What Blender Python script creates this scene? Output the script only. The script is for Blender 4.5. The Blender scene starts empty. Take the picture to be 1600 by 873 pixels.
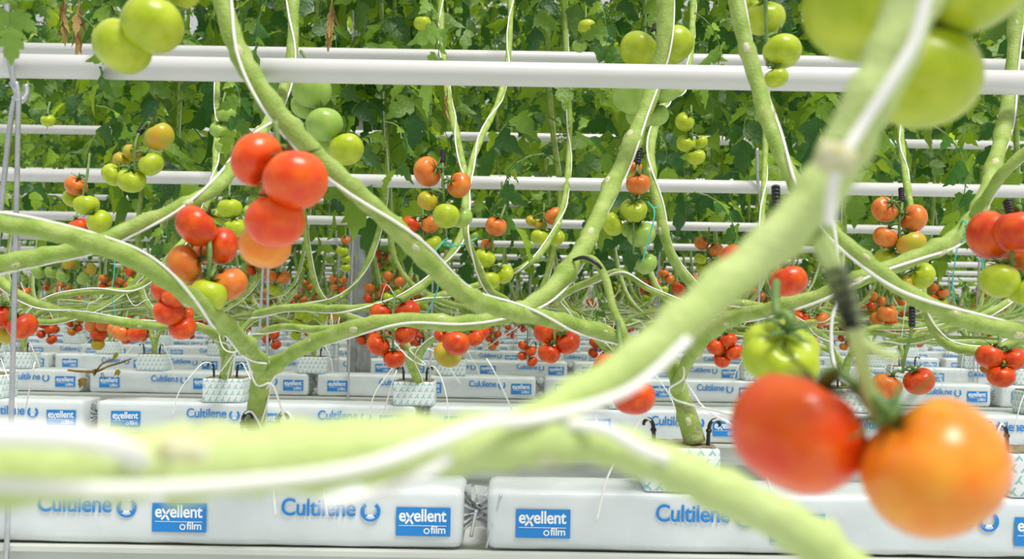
import bpy, math, random
from mathutils import Vector, Matrix
PI = math.pi
S = bpy.context.scene
COL = S.collection

# ------------------------------------------------------------------ camera, world, sun, exposure
F = 1490.0                      # focal length in pixels of the 1600 x 873 frame
HOR = 485.0                     # horizon height in the frame at x = 800
ROLL = math.radians(0.95)
CAM = Vector((0, 0, 1.3))
RV = Vector((math.cos(ROLL), 0, math.sin(ROLL)))
UV = Vector((-math.sin(ROLL), 0, math.cos(ROLL)))
cd = bpy.data.cameras.new('camera'); cam = bpy.data.objects.new('camera', cd); COL.objects.link(cam)
M = Matrix(((RV.x, UV.x, 0, CAM.x), (RV.y, UV.y, -1, CAM.y), (RV.z, UV.z, 0, CAM.z), (0, 0, 0, 1)))
cam.matrix_world = M
cd.sensor_width = 36; cd.lens = F * 36 / 1600
cd.shift_y = (HOR - 436.5) / 1600
cd.clip_start = 0.02; cd.clip_end = 200
cd.dof.use_dof = True; cd.dof.focus_distance = 2.6; cd.dof.aperture_fstop = 5.6
S.camera = cam

w = bpy.data.worlds.new('world'); S.world = w; w.use_nodes = True
wn = w.node_tree; bg = wn.nodes['Background']
tc = wn.nodes.new('ShaderNodeTexCoord'); sp = wn.nodes.new('ShaderNodeSeparateXYZ'); cr = wn.nodes.new('ShaderNodeValToRGB')
wn.links.new(tc.outputs['Generated'], sp.inputs[0]); wn.links.new(sp.outputs['Z'], cr.inputs[0])
cr.color_ramp.elements[0].position = 0.0; cr.color_ramp.elements[0].color = (0.46, 0.51, 0.50, 1)
cr.color_ramp.elements[1].position = 0.7; cr.color_ramp.elements[1].color = (1.0, 1.0, 1.0, 1)
wn.links.new(cr.outputs[0], bg.inputs[0]); bg.inputs[1].default_value = 1.0
sd = bpy.data.lights.new('sun', 'SUN'); sun = bpy.data.objects.new('sun', sd); COL.objects.link(sun)
sd.energy = 4.2; sd.angle = math.radians(22); sd.color = (1.0, 0.98, 0.93)
sun.rotation_euler = Vector((-0.30, 0.35, -1.0)).to_track_quat('-Z', 'Y').to_euler()
S.view_settings.view_transform = 'Standard'; S.view_settings.look = 'None'
S.view_settings.exposure = -0.24; S.view_settings.gamma = 1.0; S.view_settings.use_curve_mapping = False

def at(x, y, d):
    "pixel of the 1600 x 873 frame at depth d (metres along the view) -> world point"
    return CAM + Vector((0, d, 0)) + RV * ((x - 800) * d / F) + UV * ((HOR - y) * d / F)

# ------------------------------------------------------------------ materials
def newmat(name):
    m = bpy.data.materials.new(name); m.use_nodes = True
    return m, m.node_tree, m.node_tree.nodes['Principled BSDF']
def mat(name, col, rough=0.5, metal=0, var=0.0, scale=8, col2=None, bump=0, bscale=60, coat=0, sub=0, spec=None):
    m, t, b = newmat(name)
    b.inputs['Base Color'].default_value = (*col, 1); b.inputs['Roughness'].default_value = rough
    b.inputs['Metallic'].default_value = metal
    if spec is not None: b.inputs['Specular IOR Level'].default_value = spec
    if coat: b.inputs['Coat Weight'].default_value = coat; b.inputs['Coat Roughness'].default_value = 0.22
    if sub: b.inputs['Subsurface Weight'].default_value = sub; b.inputs['Subsurface Radius'].default_value = (.02, .008, .004); b.inputs['Subsurface Scale'].default_value = .5
    if col2 is not None:
        tx = t.nodes.new('ShaderNodeTexCoord'); n = t.nodes.new('ShaderNodeTexNoise'); n.inputs['Scale'].default_value = scale; n.inputs['Detail'].default_value = 4
        oi = t.nodes.new('ShaderNodeObjectInfo'); ad = t.nodes.new('ShaderNodeVectorMath'); ad.operation = 'ADD'
        t.links.new(tx.outputs['Object'], ad.inputs[0]); t.links.new(oi.outputs['Random'], ad.inputs[1]); t.links.new(ad.outputs[0], n.inputs['Vector'])
        r = t.nodes.new('ShaderNodeValToRGB'); r.color_ramp.elements[0].position = .36; r.color_ramp.elements[1].position = .66
        r.color_ramp.elements[0].color = (*col, 1); r.color_ramp.elements[1].color = (*col2, 1)
        t.links.new(n.outputs['Fac'], r.inputs[0]); t.links.new(r.outputs[0], b.inputs['Base Color'])
    if bump:
        tx = t.nodes.new('ShaderNodeTexCoord'); n = t.nodes.new('ShaderNodeTexNoise'); n.inputs['Scale'].default_value = bscale
        bp = t.nodes.new('ShaderNodeBump'); bp.inputs['Strength'].default_value = bump; bp.inputs['Distance'].default_value = .01
        t.links.new(tx.outputs['Object'], n.inputs['Vector']); t.links.new(n.outputs['Fac'], bp.inputs['Height']); t.links.new(bp.outputs[0], b.inputs['Normal'])
    return m
def leafmat(name, a, b_, ta, tb, mix=0.5):
    "leaf blade: glossy diffuse plus light let through, hue differing from leaf to leaf"
    m, t, b = newmat(name)
    g = t.nodes.new('ShaderNodeNewGeometry'); r = t.nodes.new('ShaderNodeValToRGB'); r2 = t.nodes.new('ShaderNodeValToRGB')
    r.color_ramp.elements[0].color = (*a, 1); r.color_ramp.elements[1].color = (*b_, 1)
    r2.color_ramp.elements[0].color = (*ta, 1); r2.color_ramp.elements[1].color = (*tb, 1); r2.color_ramp.elements[0].position = .25
    t.links.new(g.outputs['Random Per Island'], r.inputs[0]); t.links.new(r.outputs[0], b.inputs['Base Color'])
    t.links.new(g.outputs['Random Per Island'], r2.inputs[0])
    b.inputs['Roughness'].default_value = .42; b.inputs['Specular IOR Level'].default_value = .5
    tx = t.nodes.new('ShaderNodeTexCoord'); n = t.nodes.new('ShaderNodeTexNoise'); n.inputs['Scale'].default_value = 70
    bp = t.nodes.new('ShaderNodeBump'); bp.inputs['Strength'].default_value = .5; bp.inputs['Distance'].default_value = .01
    t.links.new(tx.outputs['Object'], n.inputs['Vector']); t.links.new(n.outputs['Fac'], bp.inputs['Height']); t.links.new(bp.outputs[0], b.inputs['Normal'])
    tl = t.nodes.new('ShaderNodeBsdfTranslucent'); t.links.new(r2.outputs[0], tl.inputs['Color'])
    mx = t.nodes.new('ShaderNodeMixShader'); mx.inputs[0].default_value = mix
    t.links.new(b.outputs[0], mx.inputs[1]); t.links.new(tl.outputs[0], mx.inputs[2])
    t.links.new(mx.outputs[0], t.nodes['Material Output'].inputs['Surface'])
    return m
MT = dict(
    R=mat('tomato_red', (.58, .034, .003), .32, col2=(.80, .115, .005), scale=1.6, coat=.2, spec=.3),
    S=mat('tomato_orange_red', (.78, .055, .004), .32, col2=(.88, .13, .006), scale=1.4, coat=.3, spec=.3),
    O=mat('tomato_orange', (.66, .135, .018), .30, col2=(.74, .25, .035), scale=1.6, coat=.12, spec=.35),
    Q=mat('tomato_amber', (.88, .22, .015), .30, col2=(.88, .34, .03), scale=1.6, coat=.12, spec=.35),
    Y=mat('tomato_turning', (.44, .42, .02), .30, col2=(.62, .32, .03), scale=1.4, coat=.12, spec=.35),
    G=mat('tomato_green', (.36, .47, .012), .30, col2=(.50, .58, .035), scale=1.6, coat=.12, spec=.35),
    P=mat('tomato_pale_green', (.28, .45, .07), .34, col2=(.38, .53, .11), scale=1.6, coat=.1, spec=.35),
)
MT['stem'] = mat('stem_green', (.24, .36, .055), .6, col2=(.38, .48, .13), scale=34, bump=.25, bscale=220, spec=.3)
MT['stem_near'] = mat('stem_overexposed_green', (.48, .60, .20), .6, col2=(.56, .66, .28), scale=18, bump=.2, bscale=220, spec=.3)  # paler copy of the stem green: overexposure of near stems put into the colour
MT['woody'] = mat('stem_woody', (.23, .27, .08), .7, col2=(.34, .38, .13), scale=30, bump=.4, bscale=150)
MT['scar'] = mat('leaf_scar_tan', (.64, .64, .42), .8, col2=(.48, .44, .22), scale=220)
MT['calyx'] = mat('calyx_green', (.07, .15, .03), .6, col2=(.13, .24, .05), scale=60)
MT['stalk'] = mat('stalk_green', (.10, .19, .04), .6, col2=(.19, .30, .07), scale=40)
MT['twine'] = mat('twine_white', (.86, .85, .80), .7)
MT['teal'] = mat('string_teal', (.06, .52, .42), .6)
MT['black'] = mat('plastic_black', (.012, .012, .015), .4)
MT['pipe'] = mat('pipe_white', (.68, .67, .65), .35, col2=(.64, .63, .61), scale=5)
MT['steel'] = mat('galvanised_wire', (.50, .51, .54), .38, metal=.8, col2=(.62, .62, .65), scale=40)
MT['film'] = mat('bag_film_white', (.61, .66, .67), .35, bump=.35, bscale=14, col2=(.69, .735, .74), scale=6)  # white film, with the green bounce light put in as a faint teal tint
MT['clearfilm'] = mat('bag_end_film', (.62, .65, .64), .22, bump=.5, bscale=30, col2=(.80, .82, .82), scale=20)
MT['gutter'] = mat('gutter_coated_steel', (.55, .57, .52), .4, col2=(.60, .62, .57), scale=3)
MT['blue'] = mat('print_blue', (.010, .22, .62), .4)
MT['white'] = mat('print_white', (.86, .88, .90), .4)
MT['floor'] = mat('ground_film_white', (.60, .63, .62), .6, col2=(.50, .53, .51), scale=3, bump=.3, bscale=6)
MT['dry'] = mat('dry_leaf', (.22, .13, .04), .8, col2=(.40, .26, .07), scale=40)
MT['dryyellow'] = mat('dry_leaf_yellow', (.62, .48, .03), .7, col2=(.45, .30, .04), scale=40)
MT['leaf'] = leafmat('leaf_green', (.026, .085, .030), (.20, .35, .04), (.08, .26, .03), (.72, .95, .03), .47)
MT['leaf_light'] = leafmat('leaf_light_green', (.16, .30, .05), (.22, .38, .08), (.30, .5, .06), (.45, .68, .08), .45)
MT['leaf_far'] = leafmat('leaf_far_sunlit_green', (.06, .18, .03), (.34, .52, .05), (.25, .5, .04), (.75, .95, .06), .55)  # brighter copy of the leaf green: sunlight on distant foliage put into the colour

m, t, b = newmat('galvanised_post'); MT['post'] = m
tx = t.nodes.new('ShaderNodeTexCoord'); v = t.nodes.new('ShaderNodeTexVoronoi'); v.inputs['Scale'].default_value = 45
mp = t.nodes.new('ShaderNodeMapping'); mp.inputs['Scale'].default_value = (1, 1, .35)
r = t.nodes.new('ShaderNodeValToRGB'); r.color_ramp.elements[0].color = (.30, .32, .32, 1); r.color_ramp.elements[1].color = (.56, .58, .58, 1)
t.links.new(tx.outputs['Object'], mp.inputs[0]); t.links.new(mp.outputs[0], v.inputs['Vector']); t.links.new(v.outputs['Color'], r.inputs[0])
t.links.new(r.outputs[0], b.inputs['Base Color']); b.inputs['Metallic'].default_value = .45; b.inputs['Roughness'].default_value = .42

# wrapped rockwool block: white film printed with rows of teal sprig marks
m, t, b = newmat('block_wrap'); MT['block'] = m
def nd(tp, **k):
    n = t.nodes.new(tp)
    for a, v_ in k.items(): setattr(n, a, v_)
    return n
def mth(op, a, b2=None):
    n = nd('ShaderNodeMath', operation=op)
    for i, q in enumerate((a, b2)):
        if q is None: continue
        if isinstance(q, (int, float)): n.inputs[i].default_value = q
        else: t.links.new(q, n.inputs[i])
    return n.outputs[0]
tx = nd('ShaderNodeTexCoord'); sx = nd('ShaderNodeSeparateXYZ'); t.links.new(tx.outputs['Object'], sx.inputs[0])
hx = mth('ADD', sx.outputs['X'], sx.outputs['Y'])
u_ = mth('MULTIPLY', hx, 42); v_ = mth('MULTIPLY', sx.outputs['Z'], 42)
rowi = mth('FLOOR', v_); u2 = mth('ADD', u_, mth('MULTIPLY', rowi, .5))
fu = mth('SUBTRACT', mth('FRACT', u2), .5); fv = mth('SUBTRACT', mth('FRACT', v_), .5)
l1 = mth('LESS_THAN', mth('ABSOLUTE', mth('SUBTRACT', fv, mth('MULTIPLY', mth('ABSOLUTE', fu), -1.2))), .13)
l2 = mth('LESS_THAN', mth('ABSOLUTE', mth('SUBTRACT', fu, mth('MULTIPLY', fv, .6))), .10)
bx_ = mth('LESS_THAN', mth('MAXIMUM', mth('ABSOLUTE', fu), mth('ABSOLUTE', fv)), .36)
mk = mth('MULTIPLY', mth('MAXIMUM', l1, l2), bx_)
mx = nd('ShaderNodeMix', data_type='RGBA'); t.links.new(mk, mx.inputs[0]); mx.inputs[6].default_value = (.80, .82, .82, 1); mx.inputs[7].default_value = (.28, .56, .52, 1)
t.links.new(mx.outputs[2], b.inputs['Base Color']); b.inputs['Roughness'].default_value = .35
MT['blocktop'] = mat('block_rockwool', (.16, .13, .07), .9, col2=(.30, .26, .15), scale=60, bump=.5, bscale=90)

# ------------------------------------------------------------------ mesh helpers
class MB:
    def __init__(s): s.v = []; s.f = []; s.mi = []; s.ms = []
    def slot(s, m):
        if m not in s.ms: s.ms.append(m)
        return s.ms.index(m)
    def add(s, vs, fs, m):
        o = len(s.v); k = s.slot(m)
        s.v += [tuple(p) for p in vs]
        for f in fs: s.f.append(tuple(i + o for i in f)); s.mi.append(k)
    def merge(s, other, mtx):
        o = len(s.v); s.v += [tuple(mtx @ Vector(p)) for p in other.v]
        mp_ = [s.slot(m) for m in other.ms]
        for f, k in zip(other.f, other.mi): s.f.append(tuple(i + o for i in f)); s.mi.append(mp_[k])
    def mesh(s, name, smooth=True):
        me = bpy.data.meshes.new(name); me.from_pydata(s.v, [], s.f)
        for m in s.ms: me.materials.append(MT[m])
        me.polygons.foreach_set('material_index', s.mi)
        me.polygons.foreach_set('use_smooth', [smooth] * len(s.f)); me.update()
        return me
    def obj(s, name, parent=None, smooth=True, loc=None):
        o = link(name, s.mesh(name, smooth), parent)
        if loc is not None: o.location = loc
        return o
def link(name, data, parent=None, loc=None):
    o = bpy.data.objects.new(name, data); COL.objects.link(o)
    if parent: o.parent = parent
    if loc is not None: o.location = loc
    return o
def tag(o, label, cat, group=None, kind=None):
    o['label'] = label; o['category'] = cat
    if group: o['group'] = group
    if kind: o['kind'] = kind
    return o
def thing(name, label, cat, loc=(0, 0, 0), group=None, kind=None):
    return tag(link(name, None, None, loc), label, cat, group, kind)
def dup(root, **k):
    r_ = root.copy(); COL.objects.link(r_)
    for ch in root.children:
        c = ch.copy(); COL.objects.link(c); c.parent = r_
        for g in ch.children:
            d = g.copy(); COL.objects.link(d); d.parent = c
    return r_
def catmull(pts, n=6):
    "pts: list of tuples (any length); returns smooth interpolation"
    P = [pts[0]] + list(pts) + [pts[-1]]; out = []
    for i in range(1, len(P) - 2):
        a, b_, c, d = P[i - 1], P[i], P[i + 1], P[i + 2]
        for k in range(n):
            u = k / n
            out.append(tuple(.5 * (2 * q + (-p + r_) * u + (2 * p - 5 * q + 4 * r_ - s_) * u * u + (-p + 3 * q - 3 * r_ + s_) * u ** 3) for p, q, r_, s_ in zip(a, b_, c, d)))
    out.append(tuple(P[-2])); return out
def frames(pts):
    n = len(pts); T = []
    for i in range(n):
        d = Vector(pts[min(i + 1, n - 1)][:3]) - Vector(pts[max(i - 1, 0)][:3])
        T.append(d.normalized() if d.length > 1e-9 else Vector((0, 0, 1)))
    N = []; p = T[0].cross(Vector((0, 1, .1)));
    if p.length < .1: p = T[0].cross(Vector((1, 0, 0)))
    p.normalize()
    for i in range(n):
        p = p - T[i] * p.dot(T[i])
        if p.length < 1e-6: p = T[i].orthogonal()
        p.normalize(); N.append(p.copy())
    return T, N
def tube(mb, pts, m, rad=None, sides=8, cap=True, ribs=0):
    "pts of (x,y,z[,r])"
    T, N = frames(pts); vs = []; fs = []
    for i, p in enumerate(pts):
        r_ = rad if rad is not None else p[3]; B = T[i].cross(N[i])
        for k in range(sides):
            a = 2 * PI * k / sides; rr = r_ * (1 + (ribs if k % 2 else 0))
            vs.append(Vector(p[:3]) + (N[i] * math.cos(a) + B * math.sin(a)) * rr)
    for i in range(len(pts) - 1):
        for k in range(sides):
            k2 = (k + 1) % sides
            fs.append((i * sides + k, i * sides + k2, (i + 1) * sides + k2, (i + 1) * sides + k))
    if cap: fs.append(tuple(range(sides))[::-1]); fs.append(tuple((len(pts) - 1) * sides + k for k in range(sides)))
    mb.add(vs, fs, m)
def box(mb, c, s, m):
    x, y, z = c; a, b_, d = s[0] / 2, s[1] / 2, s[2] / 2
    vs = [(x + i * a, y + j * b_, z + k * d) for i in (-1, 1) for j in (-1, 1) for k in (-1, 1)]
    mb.add(vs, [(0, 1, 3, 2), (4, 6, 7, 5), (0, 4, 5, 1), (2, 3, 7, 6), (0, 2, 6, 4), (1, 5, 7, 3)], m)
def rounded_box(mb, c, s, m, r_=.012, segx=1, puff=0.0, seed=0, n=3):
    "box whose cross-section (y,z) has rounded corners, extruded in x with closed rounded ends"
    rnd = random.Random(seed); prof = []
    a, h = s[1] / 2, s[2] / 2
    for q, (cy, cz) in enumerate(((a - r_, h - r_), (-a + r_, h - r_), (-a + r_, -h + r_), (a - r_, -h + r_))):
        for k in range(n + 1):
            an = q * PI / 2 + k * PI / 2 / n; prof.append((cy + r_ * math.cos(an), cz + r_ * math.sin(an)))
    # extra points along the long faces
    full = []
    for i, p in enumerate(prof):
        full.append(p); q = prof[(i + 1) % len(prof)]
        if (i + 1) % (n + 1) == 0:
            for u in (.25, .5, .75): full.append((p[0] + (q[0] - p[0]) * u, p[1] + (q[1] - p[1]) * u))
    K = len(full); vs = []; fs = []; X = s[0] / 2
    xs = [(-X, .86), (-X + r_ * .4, .96), (-X + r_, 1)] + [(-X + r_ + (2 * X - 2 * r_) * i / segx, 1) for i in range(1, segx)] + [(X - r_, 1), (X - r_ * .4, .96), (X, .86)]
    for x, sc in xs:
        for (y, z) in full:
            j = puff * (rnd.random() - .5) if sc == 1 else 0
            ny = y / a; nz = z / h
            vs.append((c[0] + x, c[1] + y * sc + j * ny, c[2] + z * sc + j * .6 * nz))
    for i in range(len(xs) - 1):
        for k in range(K):
            k2 = (k + 1) % K; fs.append((i * K + k, (i + 1) * K + k, (i + 1) * K + k2, i * K + k2))
    fs.append(tuple(range(K))); fs.append(tuple((len(xs) - 1) * K + k for k in range(K))[::-1])
    mb.add(vs, fs, m)

# ------------------------------------------------------------------ tomato, calyx, leaf builders
def tomato_mb(kind, m, seed=0, seg=28, rings=18):
    "unit-radius tomato, stem end at +Z.  kind: round, ribbed, heart"
    rnd = random.Random(seed); mb = MB(); vs = []; fs = []
    lob = {'round': 5, 'ribbed': 6, 'heart': 2}[kind]; amp = {'round': .022, 'ribbed': .10, 'heart': .10}[kind]
    flat = {'round': .88, 'ribbed': .74, 'heart': .92}[kind]; ph = rnd.random() * 6
    for i in range(rings + 1):
        th = PI * i / rings; st, ct = math.sin(th), math.cos(th)
        for k in range(seg):
            a = 2 * PI * k / seg
            rr = 1 + amp * math.cos(lob * a + ph) * (st ** 1.2) * (.5 + .5 * ct if kind != 'ribbed' else .75)
            rr += .012 * math.sin(2 * a + ph * 2)
            z = ct * flat
            if ct > .55: z -= (.30 if kind == 'ribbed' else .20) * ((ct - .55) / .45) ** 1.6 * (1 + .35 * math.cos(lob * a + ph))
            if ct < -.8: z += .06 * ((-ct - .8) / .2) ** 1.5
            vs.append((st * rr * math.cos(a), st * rr * math.sin(a), z))
    for i in range(rings):
        for k in range(seg):
            k2 = (k + 1) % seg; fs.append((i * seg + k, (i + 1) * seg + k, (i + 1) * seg + k2, i * seg + k2))
    mb.add(vs, fs, m); return mb
def calyx_mb(seed=0, n=5):
    rnd = random.Random(seed); mb = MB(); z0 = .70
    for q in range(n):
        a0 = 2 * PI * q / n + rnd.uniform(-.2, .2); L = rnd.uniform(.70, 1.0); up = rnd.uniform(.10, .38); vs = []; fs = []
        D = Vector((math.cos(a0), math.sin(a0), 0)); Sd = Vector((-math.sin(a0), math.cos(a0), 0)); K = 5
        for i in range(K + 1):
            u = i / K; wd = .13 * math.sin(PI * min(1, u * .75 + .25)) * (1 - u * .5) + .008
            c = D * (L * u) + Vector((0, 0, z0 + .03 + .17 * min(1, u * 3) + up * max(0, u - .35) - .05 * u))
            vs += [c - Sd * wd, c + Vector((0, 0, .03)), c + Sd * wd, c + Vector((0, 0, -.012))]
        for i in range(K):
            for k in range(4):
                k2 = (k + 1) % 4; fs.append((i * 4 + k, i * 4 + k2, (i + 1) * 4 + k2, (i + 1) * 4 + k))
        fs.append((0, 3, 2, 1)); fs.append((K * 4, K * 4 + 1, K * 4 + 2, K * 4 + 3))
        mb.add(vs, fs, 'calyx')
    tube(mb, [(0, 0, z0 - .02, .11), (0, 0, z0 + .12, .10), (0.02, 0, z0 + .30, .075)], 'calyx', sides=8)
    return mb
TOM = {}
def tomato_mesh(kind, m, seed, seg):
    k = (kind, m, seed, seg)
    if k not in TOM: TOM[k] = tomato_mb(kind, m, seed, seg, int(seg * .64)).mesh('tomato')
    return TOM[k]
CAL = [calyx_mb(i).mesh('calyx') for i in range(3)]

def leaflet(mb, base, dirv, nrm, L, W, m, teeth, rnd, droop=.25):
    "one lobed leaflet as a curved, folded blade"
    side = dirv.cross(nrm).normalized(); K = 12 if teeth > 1 else (9 if teeth else 6)
    vs = []; fs = []
    for i in range(K + 1):
        u = i / K; env = math.sin(PI * (u ** .62)) ** .9 if 0 < u < 1 else 0
        tooth = (1.0 if i % 2 else .72) if teeth else 1
        if teeth: tooth = (1.0, .62, .90)[i % 3]
        wd = W * env * tooth
        c = base + dirv * (L * u) - nrm * (droop * L * u * u) 
        fold = .25 * wd
        fw = dirv * (wd * .30 if tooth == 1 else 0)
        vs += [c - side * wd + nrm * (fold + rnd.uniform(-.1, .1) * W) + fw, c, c + side * wd + nrm * (fold + rnd.uniform(-.1, .1) * W) + fw]
    for i in range(K):
        o = i * 3
        fs += [(o, o + 1, o + 4, o + 3), (o + 1, o + 2, o + 5, o + 4)]
    mb.add(vs, fs, m)
def compound_leaf(mb, base, az, pitch, L, m, rnd, teeth=1, sag=1.0, stalk='stalk'):
    "tomato leaf: arching rachis with pairs of lobed leaflets and one at its tip"
    D = Vector((math.cos(az), math.sin(az), 0)); pts = []; z = 0; p = Vector(base); a = pitch; K = 7
    for i in range(K + 1):
        pts.append(p.copy()); p = p + (D * math.cos(a) + Vector((0, 0, math.sin(a)))) * (L / K); a -= sag * .28
    tube(mb, [(q.x, q.y, q.z, .0028 * (1 - .6 * i / K) * (L / .3)) for i, q in enumerate(pts)], stalk, sides=4, cap=False)
    def frame(i):
        d = (pts[min(i + 1, K)] - pts[max(i - 1, 0)]).normalized(); s_ = d.cross(Vector((0, 0, 1)))
        if s_.length < .1: s_ = Vector((-D.y, D.x, 0))
        s_.normalize(); return d, s_, s_.cross(d)
    for i, sc in ((2, .55), (3, .25), (4, .85), (5, .3), (6, .9)):
        d, s_, n_ = frame(i)
        for sg in (-1, 1):
            v_ = (s_ * sg * .9 + d * .45 + Vector((0, 0, -.25 * rnd.random()))).normalized()
            nn = (n_ + Vector((rnd.uniform(-.35, .35), rnd.uniform(-.35, .35), 0))).normalized(); nn = (nn - v_ * nn.dot(v_)).normalized()
            l = L * .36 * sc * rnd.uniform(.85, 1.15)
            leaflet(mb, pts[i], v_, nn, l, l * rnd.uniform(.30, .40), m, teeth, rnd, rnd.uniform(.1, .75))
    d, s_, n_ = frame(K); leaflet(mb, pts[K], d, n_, L * .42, L * .14, m, teeth, rnd, .3)

# ------------------------------------------------------------------ the setting: rows
D0, SP, HT = 1.93, 1.65, .363           # first row depth, row spacing, bag tops below the camera
NR = 12
zt = CAM.z - HT                          # top of the grow bags
BAGH = .125; GH = .05
def rd(r_): return D0 + SP * r_
fl = MB(); fl.add([(-30, -3, 0), (30, -3, 0), (30, 40, 0), (-30, 40, 0)], [(0, 1, 2, 3)], 'floor'); o = fl.obj('floor'); o['kind'] = 'structure'
ORD = ['first', 'second', 'third', 'fourth', 'fifth', 'sixth', 'seventh', 'eighth', 'ninth', 'tenth', 'eleventh', 'twelfth', 'thirteenth', 'fourteenth', 'fifteenth', 'sixteenth', 'seventeenth', 'eighteenth', 'nineteenth', 'twentieth'] + ['%d%s' % (i, {1: 'st', 2: 'nd', 3: 'rd'}.get(i % 10, 'th')) for i in range(21, 60)]
def halfw(r_, extra=.35): return 800 * rd(r_) / F + extra

for r_ in range(NR + 4):
    d = rd(r_); W = halfw(r_, 1.6)
    g = MB()                                     # gutter: folded steel channel
    prof = [(-.02, -.01), (.0, -.01), (.0, -.055), (.05, -.085), (.15, -.085), (.20, -.055), (.20, -.01), (.22, -.01), (.22, 0), (.19, 0), (.17, -.02), (.03, -.02), (.01, 0), (-.02, 0)]
    zb = zt - BAGH
    vs = [(x, d + y, zb + z) for x in (-W, W) for (y, z) in prof]; K = len(prof)
    g.add(vs, [(k, (k + 1) % K, K + (k + 1) % K, K + k) for k in range(K)], 'gutter')
    tag(g.obj('growing_gutter', smooth=False), 'pale steel gutter carrying the white grow bags of the %s row back' % ORD[r_], 'gutter', 'growing gutters')
    for hz, hgt in ((.478, 'lower'), (.95, 'upper')):
        p = MB(); tube(p, [(-W, d, CAM.z + hz, .0245), (W, d, CAM.z + hz, .0245)], 'pipe', sides=20)
        if hgt == 'upper' and r_ == 0: continue
        tag(p.obj('heating_pipe'), 'white %s heating pipe running along the %s row back' % (hgt, ORD[r_]), 'pipe', 'white heating pipes')

# ---- one grow bag with its print
def textmesh(s, size, m, offset=0.0):
    c = bpy.data.curves.new('t', 'FONT'); c.body = s; c.size = size; c.offset = offset; c.align_x = 'LEFT'; c.space_character = .96
    ob = bpy.data.objects.new('t', c); COL.objects.link(ob)
    bpy.context.view_layer.update()
    me = bpy.data.meshes.new_from_object(ob.evaluated_get(bpy.context.evaluated_depsgraph_get()))
    mb = MB(); xs = [v_.co.x for v_ in me.vertices]; mb.x0, mb.x1 = min(xs), max(xs)
    mb.add([(v_.co.x, 0, v_.co.y) for v_ in me.vertices], [tuple(p.vertices) for p in me.polygons], m)
    bpy.data.objects.remove(ob); bpy.data.curves.remove(c); return mb
def place_text(mb, tm, x, z, width, y, hscale=None):
    sx_ = width / (tm.x1 - tm.x0); sz = hscale or sx_
    mb.merge(tm, Matrix.Translation((x - tm.x0 * sx_, y, z)) @ Matrix.Diagonal((sx_, 1, sz, 1)))
tm_c = textmesh('Cultilene', .04, 'blue', .0006); tm_e = textmesh('e  ellent', .03, 'white', .0006); tm_f = textmesh('film', .02, 'white', .0003)
tm_tiny = textmesh('growing in substrate', .02, 'blue')
BL = 1.2
def logo_mb(x0=0):
    mb = MB()
    if 1:
        y = -.0035; z = .004
        place_text(mb, tm_c, x0, z, .150, y, (.150 / (tm_c.x1 - tm_c.x0)) * 1.12)
        # round palm emblem: blue disc open at the top with white fronds left out
        cx, cz, R_ = x0 + .180, z + .010, .0205
        ring = []; n = 20
        a0, a1 = math.radians(125), math.radians(415)
        vs = []; fs = []
        for i in range(n + 1):
            a = a0 + (a1 - a0) * i / n; inn = .62 + (.0 if i % 5 else -.0)
            if 6 < i < 14: inn = .42 if i % 2 else .72
            vs += [(cx + R_ * math.cos(a), y, cz + R_ * math.sin(a)), (cx + R_ * inn * math.cos(a), y, cz + R_ * inn * math.sin(a))]
        for i in range(n): fs.append((2 * i, 2 * i + 1, 2 * i + 3, 2 * i + 2))
        mb.add(vs, fs, 'blue')
        for a in (-60, -75, -90, -105, -120):
            ca, sa = math.cos(math.radians(a)), math.sin(math.radians(a)); wv = Vector((-sa, 0, ca)) * .0011
            p0 = Vector((cx, y - .0004, cz)) + Vector((ca, 0, sa)) * .006; p1 = Vector((cx, y - .0004, cz)) + Vector((ca, 0, sa)) * .0155
            mb.add([p0 - wv, p1 - wv, p1 + wv, p0 + wv], [(0, 1, 2, 3)], 'white')
    return mb
def label_mb(x0=-.232):
    mb = MB()
    if 1:
        y = -.0035; z = .004
        # blue label: eXellent / O film
        bx0, bz0, bw, bh = x0 + .232, -.034, .110, .058
        mb.add([(bx0, y, bz0), (bx0 + bw, y, bz0), (bx0 + bw, y, bz0 + bh), (bx0, y, bz0 + bh)], [(0, 1, 2, 3)], 'blue')
        place_text(mb, tm_e, bx0 + .006, bz0 + .030, .096, y - .0004, (.096 / (tm_e.x1 - tm_e.x0)) * 1.15)
        for (ax, az, bx2, bz2) in ((.021, .047, .034, .024), (.036, .046, .019, .025)):
            p0 = Vector((bx0 + ax, y - .0005, bz0 + az)); p1 = Vector((bx0 + bx2, y - .0005, bz0 + bz2)); q = (p1 - p0).normalized(); wv = Vector((-q.z, 0, q.x)) * .0021
            mb.add([p0 - wv, p1 - wv, p1 + wv, p0 + wv], [(0, 1, 2, 3)], 'white')
        mb.add([(bx0 + .006, y - .0004, bz0 + .0205), (bx0 + .102, y - .0004, bz0 + .0205), (bx0 + .102, y - .0004, bz0 + .0217), (bx0 + .006, y - .0004, bz0 + .0217)], [(0, 1, 2, 3)], 'white')
        place_text(mb, tm_f, bx0 + .070, bz0 + .006, .030, y - .0004)
        ox, oz = bx0 + .062, bz0 + .0105; vs = []; fs = []
        for i in range(13):
            a = 2 * PI * i / 12; vs += [(ox + .0062 * math.cos(a), y - .0004, oz + .0062 * math.sin(a)), (ox + .0038 * math.cos(a), y - .0004, oz + .0038 * math.sin(a))]
        for i in range(12): fs.append((2 * i, 2 * i + 1, 2 * i + 3, 2 * i + 2))
        mb.add(vs, fs, 'white')
    return mb
LOGO = logo_mb().mesh('blue_lettering', False); LABEL = label_mb().mesh('blue_label', False)
PL = [(LABEL, .058), (LOGO, .341), (LABEL, .573), (LOGO, .834), (LABEL, 1.066)]
am = MB(); lm_, gm_ = logo_mb(), label_mb()
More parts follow.
